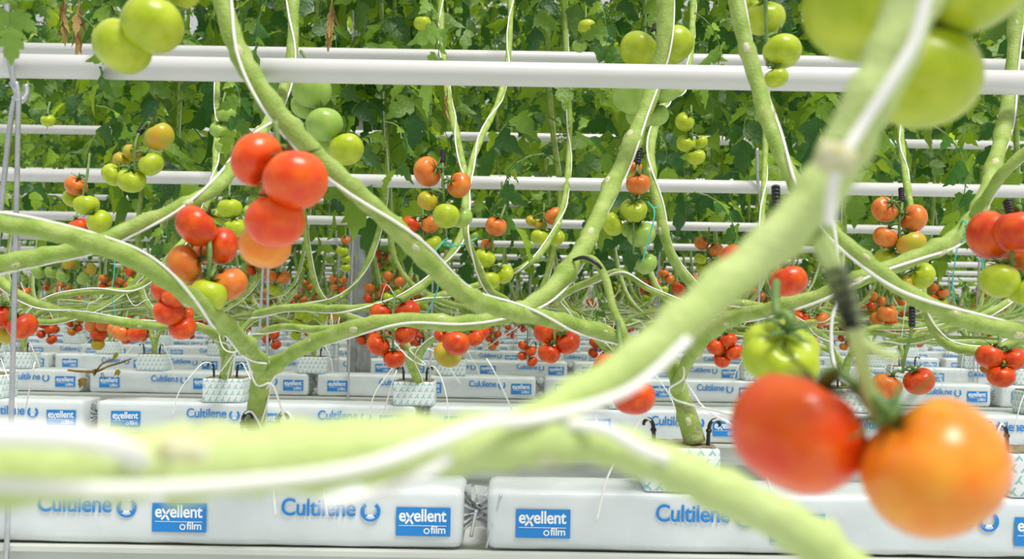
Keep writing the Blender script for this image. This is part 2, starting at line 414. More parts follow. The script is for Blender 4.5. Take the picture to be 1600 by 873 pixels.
for me_, x_ in PL: am.merge(lm_ if me_ is LOGO else gm_, Matrix.Translation((x_ - BL / 2, 0, 0)))
ALLP = am.mesh('blue_print', False)
bagm = []
for sd_ in range(3):
    mb = MB(); rounded_box(mb, (0, .09, 0), (BL, .18, BAGH - .004), 'film', .016, 22, .0035, sd_); bagm.append(mb.mesh('bag_body'))
def endseal(seed):
    "gathered, crumpled film tail where a bag is closed"
    rnd = random.Random(seed); mb = MB(); n = 14
    vs = []; fs = []
    for j in range(5):
        u = j / 4; 
        for i in range(n + 1):
            q = i / n - .5; hgt = .105 * (1 - .78 * math.sin(PI * u * .5) ** 1.3)
            vs.append((u * .05, .0 + .012 * math.sin(i * 2.3 + seed) + rnd.uniform(-.006, .006) + .02 * u, q * hgt + rnd.uniform(-.003, .003)))
    for j in range(4):
        for i in range(n):
            a = j * (n + 1) + i; fs.append((a, a + 1, a + n + 2, a + n + 1))
    mb.add(vs, fs, 'clearfilm'); vs2 = []
    for k in range(7):                       # tail fan
        a = math.radians(rnd.uniform(30, 110)); l = rnd.uniform(.03, .055)
        p0 = Vector((.05, .02, 0)); p1 = p0 + Vector((math.cos(a) * l * .6, rnd.uniform(-.025, .01), math.sin(a) * l)); s_ = Vector((rnd.uniform(.006, .014), rnd.uniform(-.01, .01), rnd.uniform(-.006, .004)))
        mb.add([p0 - s_ * .3, p1 - s_, p1 + s_, p0 + s_ * .3], [(0, 1, 2, 3)], 'clearfilm')
    return mb.mesh('end_seal')
SEAL = [endseal(3), endseal(8)]
bag0 = None
# phase: x of the left end of one bag in each row (read off the photo for the front rows)
def px2x(x, y, d): return at(x, y, d).x
phase = {0: px2x(762, 765, rd(0)), 1: px2x(150, 640, rd(1)), 2: px2x(139, 600, rd(2)), 3: px2x(85, 570, rd(3)), 4: .13, 5: .52}
farbag = thing('grow_bag', '', 'grow bag'); link('bag_body', bagm[1], farbag); link('blue_print', ALLP, farbag); fb_used = 0
for r_ in range(NR + 4):
    d = rd(r_); W = halfw(r_, .2); per = BL + .05; ph = phase.get(r_, (r_ * .37) % 1.0)
    k0 = math.ceil((-W - ph) / per) - 1; i = 0
    x = ph + k0 * per
    while x < W:
        x += 0.0
        if bag0 is None:
            b0 = thing('grow_bag', '', 'grow bag'); link('bag_body', bagm[0], b0); [link('blue_lettering' if me_ is LOGO else 'blue_label', me_, b0, (x_ - BL / 2, 0, 0)) for me_, x_ in PL]; link('end_seal', SEAL[0], b0, (BL / 2 - .01, .07, 0)); bag0 = b0
            s2 = link('end_seal', SEAL[1], b0, (-BL / 2 + .01, .075, 0)); s2.scale = (-1, 1, 1); q = b0
        elif r_ > 6:
            q = dup(farbag) if fb_used else farbag; fb_used = 1
        else:
            q = dup(bag0); q.children[0].data = bagm[(i + r_) % 3]
        q.location = (x + BL / 2, d, zt - BAGH / 2 + .001)
        i += 1
        tag(q, ('white film grow bag with blue print in the %s row back, %s from left' % (ORD[r_], ORD[i - 1])) if r_ < 6 else 'white film grow bag lying far back in the %s row' % ORD[r_], 'grow bag', 'white grow bags of the %s row' % ORD[r_], 'thing')
        x += per

# ------------------------------------------------------------------ planting blocks with pegs
blkmb = MB(); rounded_box(blkmb, (0, 0, .0445), (.155, .12, .089), 'block', .006, 4, .001, 2)
blkm = blkmb.mesh('wrap'); tp = MB(); rounded_box(tp, (0, 0, .086), (.142, .108, .012), 'blocktop', .004, 6, .006, 5); topm = tp.mesh('rockwool_top')
pegm = []
for sg in (-1, 1):
    pk = MB(); pts = [(0, 0, -.02, .0042), (.002 * sg, 0, .035, .0042), (.006 * sg, 0, .050, .0040), (.014 * sg, -.004, .056, .0038), (.022 * sg, -.006, .050, .0036), (.023 * sg, -.006, .043, .0030)]
    tube(pk, [(a, b_, c, q) for a, b_, c, q in catmull(pts, 4)], 'black', sides=8)
    tube(pk, [(.002 * sg, 0, .030, .0062), (.002 * sg, 0, .036, .0062)], 'black', sides=8); pegm.append(pk.mesh('peg_stake'))
def tubemesh(sg, seed):
    rnd = random.Random(seed); mb = MB(); e = rnd.uniform(.05, .11)
    pts = [(.006 * sg, 0, .052), (.03 * sg, -.03, .058), (.06 * sg, -.06, .02), ((.06 + e * .4) * sg, -.085, -.05), ((.06 + e * .6) * sg, -.088, -.14)]
    tube(mb, catmull(pts, 6), 'twine', .0022, 6); return mb.mesh('drip_tube')
TB = [[tubemesh(s_, k) for k in range(3)] for s_ in (-1, 1)]
BLOCKS = {}
PEGW = ['under the forked stem', 'under the thick stem', 'at the front right edge', 'at left edge, second row', 'left of the post', 'under the red truss', 'behind the diagonal stem', 'behind the big tomatoes', 'at right edge, second row']
def block(r_, x, label, pegs=((-.04, -1), (.045, 1))):
    d = rd(r_); b_ = thing('planting_block', label, 'planting block', (x, d + .065, zt), 'planting blocks of the %s row' % ORD[r_])
    link('wrap', blkm, b_); link('rockwool_top', topm, b_); BLOCKS.setdefault(r_, []).append(x)
    for i, (px_, sg) in enumerate(pegs):
        p = thing('drip_peg', 'black drip peg in the block %s, %s' % (' '.join(label.split()[:0]) + PEGW[len(BLOCKS[r_]) - 1 + (3 if r_ else 0)], 'left one' if sg < 0 else 'right one') if r_ < 2 else 'small black drip peg with white tube in a block of the %s row back' % ORD[r_], 'drip peg', (x + px_, d + .03, zt + .09), 'drip pegs of the %s row' % ORD[r_])
        link('peg_stake', pegm[(sg + 1) // 2], p); link('drip_tube', TB[(sg + 1) // 2][(i + len(BLOCKS[r_])) % 3], p)
    return b_
block(0, px2x(405, 700, rd(0)), 'white block under the forked stem left of the galvanised post', ((-.045, 1), (.028, 1)))
block(0, px2x(1068, 700, rd(0)), 'white block with teal sprigs under the thick stem at centre right', ((-.055, -1), (.055, 1)))
block(0, px2x(1640, 710, rd(0)), 'white block cut by the right edge of the front row', ((-.07, -1),))
for xx, lb in ((-30, 'white block at the left edge of the second row'), (347, 'white sprigged block left of the steel post in the second row'), (646, 'white sprigged block under the red truss right of the post'), (985, 'white sprigged block behind the thick blurred diagonal stem'), (1330, 'white sprigged block behind the big near tomatoes'), (1640, 'white block at the right edge of the second row')):
    block(1, px2x(xx, 610, rd(1)), lb)
XS = {2: [25, 233, 486, 705, 960, 1185, 1420, 1610]}
for r_ in range(2, 9):
    W = halfw(r_, .1)
    if r_ in XS: xs = [px2x(x, 570, rd(r_)) for x in XS[r_]]
    else:
        rnd = random.Random(r_ * 7); x = -W + rnd.random() * .3; xs = []
        while x < W: xs.append(x); x += .78 + rnd.uniform(-.1, .1)
    for i, x in enumerate(xs):
        block(r_, x, 'white sprigged planting block in the %s row back, %s from left' % (ORD[r_], ORD[i]), ((-.04, -1), (.045, 1)) if r_ < 5 else ())

# ------------------------------------------------------------------ hangers and the post
def hanger(x, r_, label, spread=(-.02, .02), bot=None):
    d = rd(r_); z1 = CAM.z + .478; h = thing('gutter_hanger', label, 'hanger', (x, d, z1), 'steel gutter hangers')
    s_ = MB(); tube(s_, catmull([(-.004, -.034, .14), (-.002, -.036, .06), (.0, -.034, .02), (.006, -.034, -.01), (.012, -.03, -.05), (.018, -.02, -.075), (.026, -.012, -.06), (.024, -.01, -.04)], 5), 'steel', .0062, 8)
    s_.obj('hook', h)
    zb = (zt - BAGH - .05) - z1
    for sx_ in spread:
        l = MB(); tube(l, catmull([(.014 + sx_ * .2, -.03, -.04), (.020 + sx_ * .05, -.03, -.072), (.018 + sx_ * .3, -.028, -.12), (.012 + sx_, -.024, zb * .55), (.004 + sx_ * 1.6, -.024, zb)], 6), 'steel', .0052, 8)
        l.obj('rod', h)
hanger(px2x(26, 150, rd(0)), 0, 'galvanised hanger rods hooked over the front pipe at the left edge', (.002, -.05))
hanger(px2x(760, 150, rd(0)) , 0, 'thin steel hanger rod reaching down between the two front bags', (.008, .03)) if False else None
hanger(px2x(414, 300, rd(1)), 1, 'pair of thin steel rods below the near red truss', (-.016, .012))
hanger(px2x(548, 340, rd(2)), 2, 'thin steel hanger in front of the galvanised post', (.0,))
hanger(px2x(674, 340, rd(2)), 2, 'thin steel hanger rod right of the galvanised post', (.0,))
hanger(px2x(1130, 300, rd(1)) + 0.12, 1, 'thin steel hanger rod near the middle of the second row', (.0,))
for r_ in range(3, 8):
    rnd = random.Random(r_); x = -halfw(r_) + rnd.random() * 2; i = 0
    while x < halfw(r_): hanger(x, r_, 'thin steel hanger in the %s row back, %s from left' % (ORD[r_], ORD[i]), (-.01, .012)); x += 2.3; i += 1
# lower ends of rods in the gap between the front bags
g2 = thing('gutter_hanger', 'short steel hanger end in the gap between the two front bags', 'hanger', (px2x(745, 765, 1.9), 1.95, zt - .12))
for a_, b_ in (((.02, -.01, 0), (.048, -.02, .11)), ((-.012, 0, .02), (-.002, -.01, .075))):
    l = MB(); tube(l, catmull([a_, tuple((p + q) / 2 for p, q in zip(a_, b_)), b_], 4), 'steel', .0035, 8); l.obj('rod', g2)
pd = 5.46; P0 = at(559, 590, pd)
post = thing('galvanised_post', 'tall galvanised steel post standing among the rows left of centre', 'post', (P0.x, pd, 0))
mb = MB(); box(mb, (0, .035, 2.6), (.105, .06, 5.2), 'post'); box(mb, (-.058, .03, 2.6), (.012, .075, 5.2), 'post'); box(mb, (.058, .03, 2.6), (.012, .075, 5.2), 'post')
box(mb, (-.02, .003, 2.6), (.012, .008, 5.2), 'post'); mb.obj('column', post, smooth=False)
mb = MB(); box(mb, (0, .035, .006), (.2, .16, .012), 'post'); mb.obj('base_plate', post, smooth=False)

# ------------------------------------------------------------------ stems, twine
def stem_mb(pts, m='stem', sides=12, scars=.13, seed=0, woody=0.0, n=6):
    "pts (x,y,z,r): a soft ribbed stem with swollen nodes and pale leaf scars"
    rnd = random.Random(seed); P = [(p[0], p[1], p[2] + (.10 * p[3] * math.sin(k * 1.9 + seed)), p[3] * (1 + .06 * math.sin(k * 1.3 + seed * 2))) for k, p in enumerate(catmull(pts, n))]; T, N = frames(P); mb = MB(); L = 0; nxt = scars * rnd.uniform(.3, 1); Q = []; sc = []
    for i, p in enumerate(P):
        if i: L += (Vector(p[:3]) - Vector(P[i - 1][:3])).length
        r_ = p[3]
        if scars and L > nxt and 2 < i < len(P) - 2:
            nxt = L + scars * rnd.uniform(.8, 1.25); sc.append((i, rnd.uniform(-.9, .9) if rnd.random() < .75 else rnd.uniform(2, 4))); r_ *= 1.24
        Q.append((p[0], p[1], p[2], r_))
    tube(mb, Q, m, sides=sides, ribs=.05)
    if woody:
        pass
    for i, a in sc:
        t_ = T[i]; nn = Vector((0, -1, 0)); nn = nn - t_ * nn.dot(t_)
        if nn.length < .2: nn = N[i]
        nn.normalize(); bb = t_.cross(nn); o_ = nn * math.cos(a) + bb * math.sin(a); e1 = t_; e2 = o_.cross(t_)
        c = Vector(Q[i][:3]) + o_ * Q[i][3] * .86; R_ = Q[i][3] * rnd.uniform(.36, .55); vs = []; K = 8
        for k in range(K): an = 2 * PI * k / K; vs.append(c + e1 * (R_ * 1.35 * math.cos(an)) + e2 * (R_ * .8 * math.sin(an)))
        for k in range(K): an = 2 * PI * k / K; vs.append(c + o_ * R_ * .36 + e1 * (R_ * .95 * math.cos(an)) + e2 * (R_ * .6 * math.sin(an)))
        mb.add(vs, [(k, (k + 1) % K, K + (k + 1) % K, K + k) for k in range(K)] + [tuple(K + k for k in range(K))], 'scar')
    return mb
def twine_mb(pts, rad=.0016, period=.30, phase=0.0, n=8, skip=0, m='twine'):
    rad *= 1.3
    P = catmull(pts, n); T, N = frames(P); L = 0; out = []
    for i, p in enumerate(P):
        if i: L += (Vector(p[:3]) - Vector(P[i - 1][:3])).length
        t_ = T[i]; nn = Vector((0, -1, 0)); nn = nn - t_ * nn.dot(t_)
        if nn.length < .2: nn = N[i]
        nn.normalize(); bb = t_.cross(nn); a = phase + 1.25 * math.sin(L * 2 * PI / period * .5) + .4 * math.sin(L * 9 + phase)
        q = Vector(p[:3]) + (nn * math.cos(a) + bb * math.sin(a)) * (p[3] * 1.06 + rad * .6); out.append((q.x, q.y, q.z))
    mb = MB(); tube(mb, out[skip:], m, rad, 6); return mb
def pxpts(L):
    "(x,y,depth,width px) -> world points with a radius"
    return [(*at(x, y, d), w_ * d / F / 2) for x, y, d, w_ in L]

def vine(label, heads, m='stem', twines=None, scars=.13, seed=0, tr=.0017, name='tomato_vine', phase=.5, woodybase=None):
    v_ = thing(name, label, 'tomato vine', (0, 0, 0)); base = at(*heads[0][0][:3]); v_.location = base
    T_ = Matrix.Translation(-base)
    for i, h in enumerate(heads):
        p = pxpts(h); q = stem_mb([(*(T_ @ Vector(a[:3])), a[3]) for a in p], m, 14, scars, seed + i); q.obj('stem', v_)
        if twines is None:
            tw = twine_mb([(*(T_ @ Vector(a[:3])), a[3]) for a in p], tr, .34 + .05 * i, phase + i * .8); tw.obj('twine', v_)
    for tp_, r_ in (twines or []):
        mb = MB(); tube(mb, catmull([tuple(T_ @ at(*a[:3])) for a in tp_], 8), 'twine', r_, 10); mb.obj('twine', v_)
    if woodybase:
        mb = MB(); tube(mb, [(*(T_ @ Vector(a[:3])), a[3]) for a in catmull(pxpts(woodybase), 4)], 'woody', sides=14, ribs=.05); mb.obj('woody_base', v_)
    return v_

# near, blurred stem across the bottom and up to the top right
VN = vine('very near overexposed green stem crossing the bottom, forking up to the top right',
    [[(-120, 736, .285, 112), (80, 730, .29, 116), (250, 724, .30, 112), (430, 716, .315, 112), (620, 702, .335, 106), (790, 690, .36, 84), (930, 690, .385, 66), (1040, 726, .39, 68), (1130, 768, .39, 70), (1260, 835, .40, 70), (1350, 915, .40, 70)],
     [(740, 704, .36, 60), (850, 648, .39, 58), (1000, 556, .41, 60), (1130, 446, .42, 66), (1240, 350, .425, 74), (1305, 262, .425, 78), (1352, 170, .42, 78), (1398, 78, .42, 80), (1438, -30, .42, 84)]],
    'stem_near', scars=.16, seed=4,
    twines=[([(-100, 678, .262), (60, 680, .265), (150, 688, .27), (210, 712, .285), (250, 750, .31)], .0034),
            ([(-80, 752, .270), (180, 764, .272), (400, 752, .28), (560, 730, .29), (680, 690, .31), (760, 660, .33), (850, 652, .36), (985, 608, .385), (1075, 530, .40)], .0021),
            ([(500, 790, .30), (600, 766, .305), (665, 738, .31), (700, 716, .32)], .0020),
            ([(1296, 352, .405), (1300, 300, .403), (1310, 258, .40), (1345, 200, .402), (1390, 130, .40), (1430, 60, .40), (1452, -30, .40)], .0026),
            ([(870, 662, .37), (940, 668, .368), (1000, 700, .37), (1040, 716, .38)], .0024)])
# stub, side shoot with the ridged truss clip
def tubepx(name, parent, L, m, sides=10, n=6):
    mb = MB(); base = parent.location; tube(mb, [(a[0] - base.x, a[1] - base.y, a[2] - base.z, a[3]) for a in catmull(pxpts(L), n)], m, sides=sides); return mb.obj(name, parent)
tubepx('node_scar', VN, [(1282, 240, .402, 46), (1300, 246, .400, 50), (1326, 252, .402, 44)], 'scar')

# front-row plants
vine('tomato plant forking low at left, one arm left and one rising right',
    [[(396, 666, 1.99, 27), (405, 610, 1.96, 27), (408, 575, 1.9, 26), (385, 540, 1.7, 25), (345, 500, 1.52, 25), (285, 455, 1.42, 27), (215, 408, 1.36, 28), (140, 378, 1.33, 28), (60, 358, 1.3, 28), (-60, 340, 1.3, 28)],
     [(408, 600, 1.94, 18), (425, 575, 1.88, 22), (470, 545, 1.8, 22), (545, 514, 1.72, 23), (630, 500, 1.68, 23), (720, 505, 1.66, 24), (790, 492, 1.68, 24), (850, 462, 1.72, 26), (900, 405, 1.78, 28), (925, 360, 1.84, 25), (955, 292, 1.94, 24), (995, 205, 2.05, 24), (1025, 125, 2.1, 24), (1038, 60, 2.1, 24), (1040, -60, 2.12, 24)]],
    seed=11, woodybase=[(397, 668, 1.985, 30), (403, 625, 1.975, 28), (407, 590, 1.95, 28)])
vine('long tomato stem sweeping down from the top left to the centre-right block',
    [[(1083, 690, 1.98, 28), (1066, 630, 1.95, 25), (1052, 575, 1.92, 26), (1015, 552, 1.84, 22), (960, 526, 1.72, 22), (880, 503, 1.6, 24), (800, 487, 1.5, 25), (740, 468, 1.42, 27), (690, 430, 1.36, 28), (635, 372, 1.3, 30), (580, 320, 1.28, 29), (520, 266, 1.26, 29), (455, 200, 1.25, 30), (402, 130, 1.25, 31), (365, 60, 1.26, 29), (335, -50, 1.28, 28)],
     [(1055, 610, 1.92, 18), (1080, 555, 1.84, 20), (1130, 505, 1.74, 21), (1200, 482, 1.66, 21), (1280, 462, 1.62, 22), (1350, 432, 1.6, 23), (1430, 402, 1.62, 24), (1490, 372, 1.66, 25), (1530, 325, 1.72, 24), (1552, 262, 1.84, 22), (1572, 180, 1.98, 22), (1583, 90, 2.06, 20), (1592, -50, 2.1, 20)]],
    seed=21, woodybase=[(1085, 690, 1.975, 34), (1076, 655, 1.97, 30), (1066, 625, 1.945, 27)])
vine('tomato stem descending from the top to the right edge behind the blurred diagonal',
    [[(1700, 540, 1.5, 26), (1600, 520, 1.42, 24), (1500, 498, 1.38, 25), (1415, 455, 1.36, 25), (1350, 405, 1.36, 24), (1300, 360, 1.38, 22), (1245, 290, 1.42, 22), (1205, 205, 1.46, 23), (1183, 130, 1.5, 24), (1160, 50, 1.52, 23), (1138, -50, 1.54, 22)]], seed=31)
vine('tomato stem rising from the left edge behind the two near red trusses',
    [[(-60, 432, 1.42, 26), (0, 412, 1.42, 26), (70, 398, 1.44, 25), (140, 384, 1.46, 22), (210, 352, 1.5, 22), (290, 320, 1.54, 22), (345, 286, 1.6, 20), (380, 240, 1.7, 18), (420, 190, 1.85, 17), (446, 130, 2.0, 16), (458, 60, 2.05, 17), (455, -50, 2.1, 17)]], seed=41)
vine('tomato stem bending up at the right edge above the teal string',
    [[(1502, 366, 1.70, 14), (1540, 310, 1.66, 16), (1575, 262, 1.62, 17), (1640, 210, 1.6, 17)]], seed=51)
# mid-depth vines of the second row
mid = [
 ('vine running low and left from the second-row block at left', [[(352, 590, 3.60, 12), (350, 545, 3.5, 13), (320, 514, 3.2, 13), (230, 508, 2.9, 13), (140, 495, 2.8, 13), (60, 475, 2.8, 14), (0, 440, 2.8, 14), (-60, 390, 2.9, 14)]]),
 ('thin vine arching from the left edge up past the near red trusses', [[(-30, 545, 3.1, 9), (60, 475, 2.9, 9), (135, 456, 2.9, 9), (205, 452, 2.9, 10), (245, 425, 2.9, 9), (268, 396, 2.9, 9), (300, 360, 3.0, 9), (330, 300, 3.2, 9), (338, 220, 3.5, 8), (340, 130, 3.7, 8)]]),
 ('vine passing in front of the galvanised post and rising right of it', [[(395, 492, 2.8, 11), (450, 480, 2.75, 11), (540, 482, 2.7, 12), (600, 476, 2.7, 12), (640, 460, 2.7, 12), (680, 428, 2.75, 12), (715, 380, 2.8, 11), (728, 330, 2.9, 11), (722, 250, 3.1, 10), (700, 150, 3.4, 9), (690, 60, 3.6, 9), (688, -40, 3.7, 9)]]),
 ('vine hanging down from the pale truss to the stem crossing at centre', [[(655, 595, 3.6, 14), (640, 562, 3.5, 12), (665, 540, 3.2, 9), (700, 515, 3.0, 9), (790, 478, 2.7, 10), (765, 452, 2.6, 11), (745, 410, 2.55, 11), (727, 352, 2.5, 10), (738, 250, 2.7, 9), (790, 120, 3.2, 8), (800, -40, 3.6, 8)]]),
 ('vine sweeping down right of centre from the pipe to the right block', [[(1310, 590, 3.6, 11), (1290, 530, 3.3, 10), (1200, 482, 2.8, 10), (1120, 468, 2.6, 12), (1075, 438, 2.5, 14), (1045, 390, 2.45, 15), (1030, 330, 2.45, 15), (1018, 270, 2.5, 14), (1020, 210, 2.6, 13), (1045, 150, 2.8, 12), (1075, 120, 3.1, 9), (1085, -40, 3.6, 8)]]),
 ('thin vine leaving the centre fork and running right below the hanging truss', [[(985, 600, 3.6, 11), (960, 560, 3.5, 10), (905, 500, 3.2, 10), (870, 470, 3.0, 10), (920, 440, 2.9, 10), (970, 425, 2.8, 9), (1020, 455, 2.8, 8), (1100, 478, 2.9, 8), (1150, 440, 3.0, 8), (1185, 380, 3.1, 8), (1195, 250, 3.4, 8), (1200, 60, 3.7, 8)]]),
 ('vine looping low at right beneath the sloping front stem', [[(1640, 520, 2.5, 13), (1590, 533, 2.5, 14), (1545, 548, 2.5, 14), (1490, 543, 2.5, 14), (1462, 520, 2.5, 13), (1446, 480, 2.5, 12), (1438, 420, 2.55, 11), (1425, 330, 2.7, 9), (1410, 240, 3.0, 9), (1400, 90, 3.5, 8)]]),
 ('vine lying almost level under the sloping stem at right', [[(1320, 590, 3.6, 11), (1330, 555, 3.4, 10), (1380, 538, 3.1, 10), (1440, 528, 2.9, 10), (1500, 508, 2.8, 10), (1560, 480, 2.8, 11), (1640, 440, 2.9, 11)]]),
 ('vine crossing level behind the front fork at left centre', [[(348, 588, 3.62, 11), (365, 550, 3.4, 10), (430, 512, 3.0, 10), (500, 514, 2.9, 11), (590, 500, 2.9, 11), (660, 470, 3.0, 10), (760, 440, 3.2, 9), (840, 400, 3.3, 9), (880, 320, 3.5, 9), (890, 200, 3.7, 8), (884, 80, 3.75, 8), (880, -60, 3.8, 8)]]),
]
for i, (lb, h) in enumerate(mid): vine(lb, h, seed=60 + i, tr=.0019, scars=.2)

# ------------------------------------------------------------------ trusses
def truss(label, toms, d=None, top=None, clip=False, mz=-.008, seg=28, group='tomato trusses placed near the front', seed=0, mid=None, dia=.068):
    "toms: (x, y, px[, colour[, kind[, depth offset[, axis]]]]) in the photo frame at depth d"
    rnd = random.Random(seed + int(toms[0][0])); 
    if d is None: d = dia * F / (sum(t_[2] for t_ in toms) / len(toms))
    cx = sum(t_[0] for t_ in toms) / len(toms); ys = [t_[1] for t_ in toms]; ytop = min(ys) - toms[0][2] * .6
    top = top or (cx, ytop - 25); mid = mid or (cx, (min(ys) + sum(ys) / len(ys)) / 2)
    A = at(top[0], top[1], top[2] if len(top) > 2 else d + .03); B = at(mid[0], mid[1], d + mz); C = at(cx, max(ys) - toms[-1][2] * .45, d + mz * .6)
    if max(ys) - min(ys) < 8: C = at(cx, max(ys) - toms[-1][2] * .5, d)
    root = thing('tomato_truss', label, 'tomato truss', A, group); O = Vector(A)
    pr = .0038
    axis = catmull([tuple(A - O) + (pr,), tuple((A * .5 + B * .5) + Vector((rnd.uniform(-.006, .006), -.006, 0)) - O) + (pr,), tuple(B - O) + (pr,), tuple(C - O) + (pr * .7,)], 5)
    pm = MB(); tube(pm, axis, 'stalk', sides=8); items = []
    for k, t_ in enumerate(toms):
        x, y, px_ = t_[:3]; c = t_[3] if len(t_) > 3 else 'R'; kind = t_[4] if len(t_) > 4 and t_[4] else 'round'
        off = t_[5] if len(t_) > 5 else rnd.uniform(-.012, .012)
        P = at(x, y, d + off) - O; R_ = px_ * (d + off) / F / 2
        cand = min(axis, key=lambda q: (Vector(q[:3]) + Vector((0, 0, -R_ * .9)) - P).length)
        if len(t_) > 6: ax = Vector(t_[6]).normalized()
        else:
            ax = Vector(cand[:3]) - P; ax = Vector((ax.x, ax.y * .3 + rnd.uniform(-.9, .25) * R_, max(ax.z, 0) + R_ * rnd.uniform(.5, 1.3)))
            ax.normalize()
        o_ = link('tomato', tomato_mesh(kind, c, k % 3, seg), root, P)
        o_.rotation_mode = 'QUATERNION'; o_.rotation_quaternion = ax.to_track_quat('Z', 'Y'); fs = {'round': 1 / .97, 'ribbed': 1, 'heart': 1}[kind]
        o_.scale = (R_ * fs, R_ * fs, R_ * fs)
        o_['label'] = {'R': 'red', 'S': 'bright orange-red', 'O': 'orange', 'Q': 'amber orange', 'Y': 'half-turned yellowish', 'G': 'green', 'P': 'pale green'}[c] + ' tomato'
        ca = link('calyx', CAL[k % 3], o_)
        # pedicel from calyx to the nearest stalk point
        e = P + ax * R_ * .80; s_ = min(axis, key=lambda q: (Vector(q[:3]) - e).length); s_ = Vector(s_[:3]); e2 = P + ax * R_ * 1.10
        tube(pm, catmull([tuple(s_) + (pr * .8,), tuple((s_ + e2) / 2 + Vector((0, 0, .1 * R_))) + (pr * .8,), tuple(e2) + (pr * .95,), tuple(e) + (pr,)], 4), 'stalk', sides=6)
    pm.obj('stalk', root)
    if clip:
        cm = MB(); a0 = Vector(axis[0][:3]); a1 = Vector(axis[4][:3]); n_ = 6
        for i in range(n_):
            u = i / n_; p = a0.lerp(a1, u); q = a0.lerp(a1, u + .55 / n_)
            tube(cm, [(*p, pr * 2.0), (*q, pr * 2.0)], 'black', sides=8)
        tube(cm, [(*a0, pr * 1.5), (*a1, pr * 1.5)], 'black', sides=8); cm.obj('truss_clip', root)
    return root
T = truss
# near, blurred
T('huge near truss of red and amber tomatoes at the bottom right corner', [(1245, 676, 206, 'S', None, .02, (.55, .2, .9)), (1457, 728, 236, 'Q', 'heart', -.01, (-.75, .1, .9))], d=.47, top=(1275, 372, .45), mid=(1362, 630), clip=False, mz=.02)
nt = bpy.data.objects['tomato_truss']
mb = MB(); P_ = pxpts([(1278, 366, .425, 34), (1306, 420, .43, 30), (1325, 470, .44, 27), (1340, 530, .45, 26), (1350, 580, .46, 22), (1366, 645, .47, 18), (1376, 668, .475, 12)])
tube(mb, [(a[0] - nt.location.x, a[1] - nt.location.y, a[2] - nt.location.z, a[3]) for a in catmull(P_, 6)], 'stem_near', sides=12)
P_ = pxpts([(1340, 528, .45, 22), (1365, 545, .45, 17), (1392, 556, .45, 16), (1404, 558, .45, 12)])
tube(mb, [(a[0] - nt.location.x, a[1] - nt.location.y, a[2] - nt.location.z, a[3]) for a in catmull(P_, 4)], 'stem_near', sides=12); mb.obj('peduncle', nt)
mb = MB()
for i in range(6):
    a = at(1309 + i * 5.0, 420 + i * 17, .428 + i * .002) - nt.location; b_ = at(1311 + i * 5.0, 427 + i * 17, .428 + i * .002) - nt.location
    tube(mb, [(*a, .0058), (*b_, .0058)], 'black', sides=10)
tube(mb, [(*(at(1296, 414, .434) - nt.location), .0022), (*(at(1328, 512, .444) - nt.location), .0022)], 'black', sides=8); mb.obj('truss_clip', nt)
T('three large near green tomatoes at the top right corner', [(1345, 12, 176, 'G', None, .03, (.3, .3, 1)), (1443, 122, 168, 'G', 'round', .02, (.1, .3, 1)), (1528, -25, 158, 'G', None, .0, (-.5, .2, 1))], d=.56, top=(1440, -140), mid=(1440, -20))
T('two red tomatoes half hidden behind the blurred diagonal stem', [(1152, 410, 58, 'R', None, 0, (.6, -.1, .6)), (1232, 438, 58, 'R', None, 0, (-.2, .1, 1))], d=1.55, top=(1212, 292), mid=(1210, 385), clip=True)
T('ribbed bright green tomato above the big near red one', [(1220, 553, 124, 'G', 'ribbed', 0, (.05, -.75, 1))], d=.86, top=(1213, 440), mid=(1214, 490))
# front trusses
T('big near truss of four orange-red tomatoes left of centre', [(402, 249, 84, 'S', None, .01, (.3, -.1, -.2)), (462, 281, 98, 'S', None, -.02, (-.2, .5, .9)), (430, 346, 92, 'S', None, .0, (-.1, .3, 1)), (414, 383, 80, 'Q', None, .06, (.1, .3, 1)), (440, 310, 70, 'R', None, .05)], d=1.12, top=(430, 190), mid=(430, 260), mz=.03)
T('six-fruit truss of red, orange and one green tomato left of centre', [(307, 353, 66, 'R', None, -.01, (.35, .2, .4)), (346, 384, 58, 'R', None, .03, (-.8, -.3, .2)), (289, 413, 60, 'O', None, 0, (.8, .1, .3)), (358, 444, 56, 'O', None, .02, (-.5, 0, .8)), (324, 462, 62, 'G', 'heart', -.01, (.1, .2, 1)), (322, 394, 40, 'O', None, .06)], d=1.5, top=(325, 330), mid=(328, 400), mz=-.025)
T('low red truss behind the forked stem at left', [(262, 452, 50, 'R'), (275, 462, 44, 'R', None, -.02), (263, 488, 46, 'R'), (285, 511, 42, 'R'), (290, 490, 26, 'R', None, .03)], d=1.95, top=(262, 405))
T('two red tomatoes at the left edge behind the hanger rod', [(0, 492, 44, 'R'), (35, 509, 46, 'R'), (10, 520, 34, 'Y', None, .06)], d=2.1, top=(20, 440))
T('two large green tomatoes in front of the pipe at top left', [(238, 38, 94, 'G', None, 0, (.1, .4, 1)), (191, 72, 90, 'G', None, .02, (.5, .3, 1)), (285, -10, 54, 'G', None, .05)], d=1.1, top=(255, -90), mid=(235, -30))
T('green truss hanging below the pipe right of the near reds', [(487, 140, 62, 'P', None, .0, (.1, .4, 1)), (507, 194, 56, 'P', None, -.02, (-.2, .4, 1)), (541, 233, 54, 'G', None, -.02, (-.4, .3, 1)), (478, 166, 46, 'P', None, .05), (505, 222, 42, 'P', None, .05)], d=2.12, top=(470, 80), mid=(485, 110))
T('turning truss with dark clip beside the leaf at upper left', [(249, 213, 47, 'Y', 'heart'), (236, 256, 40, 'G'), (205, 281, 44, 'G'), (177, 273, 36, 'G', None, .02), (208, 238, 30, 'Y', None, .04), (190, 250, 26, 'Y', None, .05)], d=2.25, top=(226, 195), clip=True)
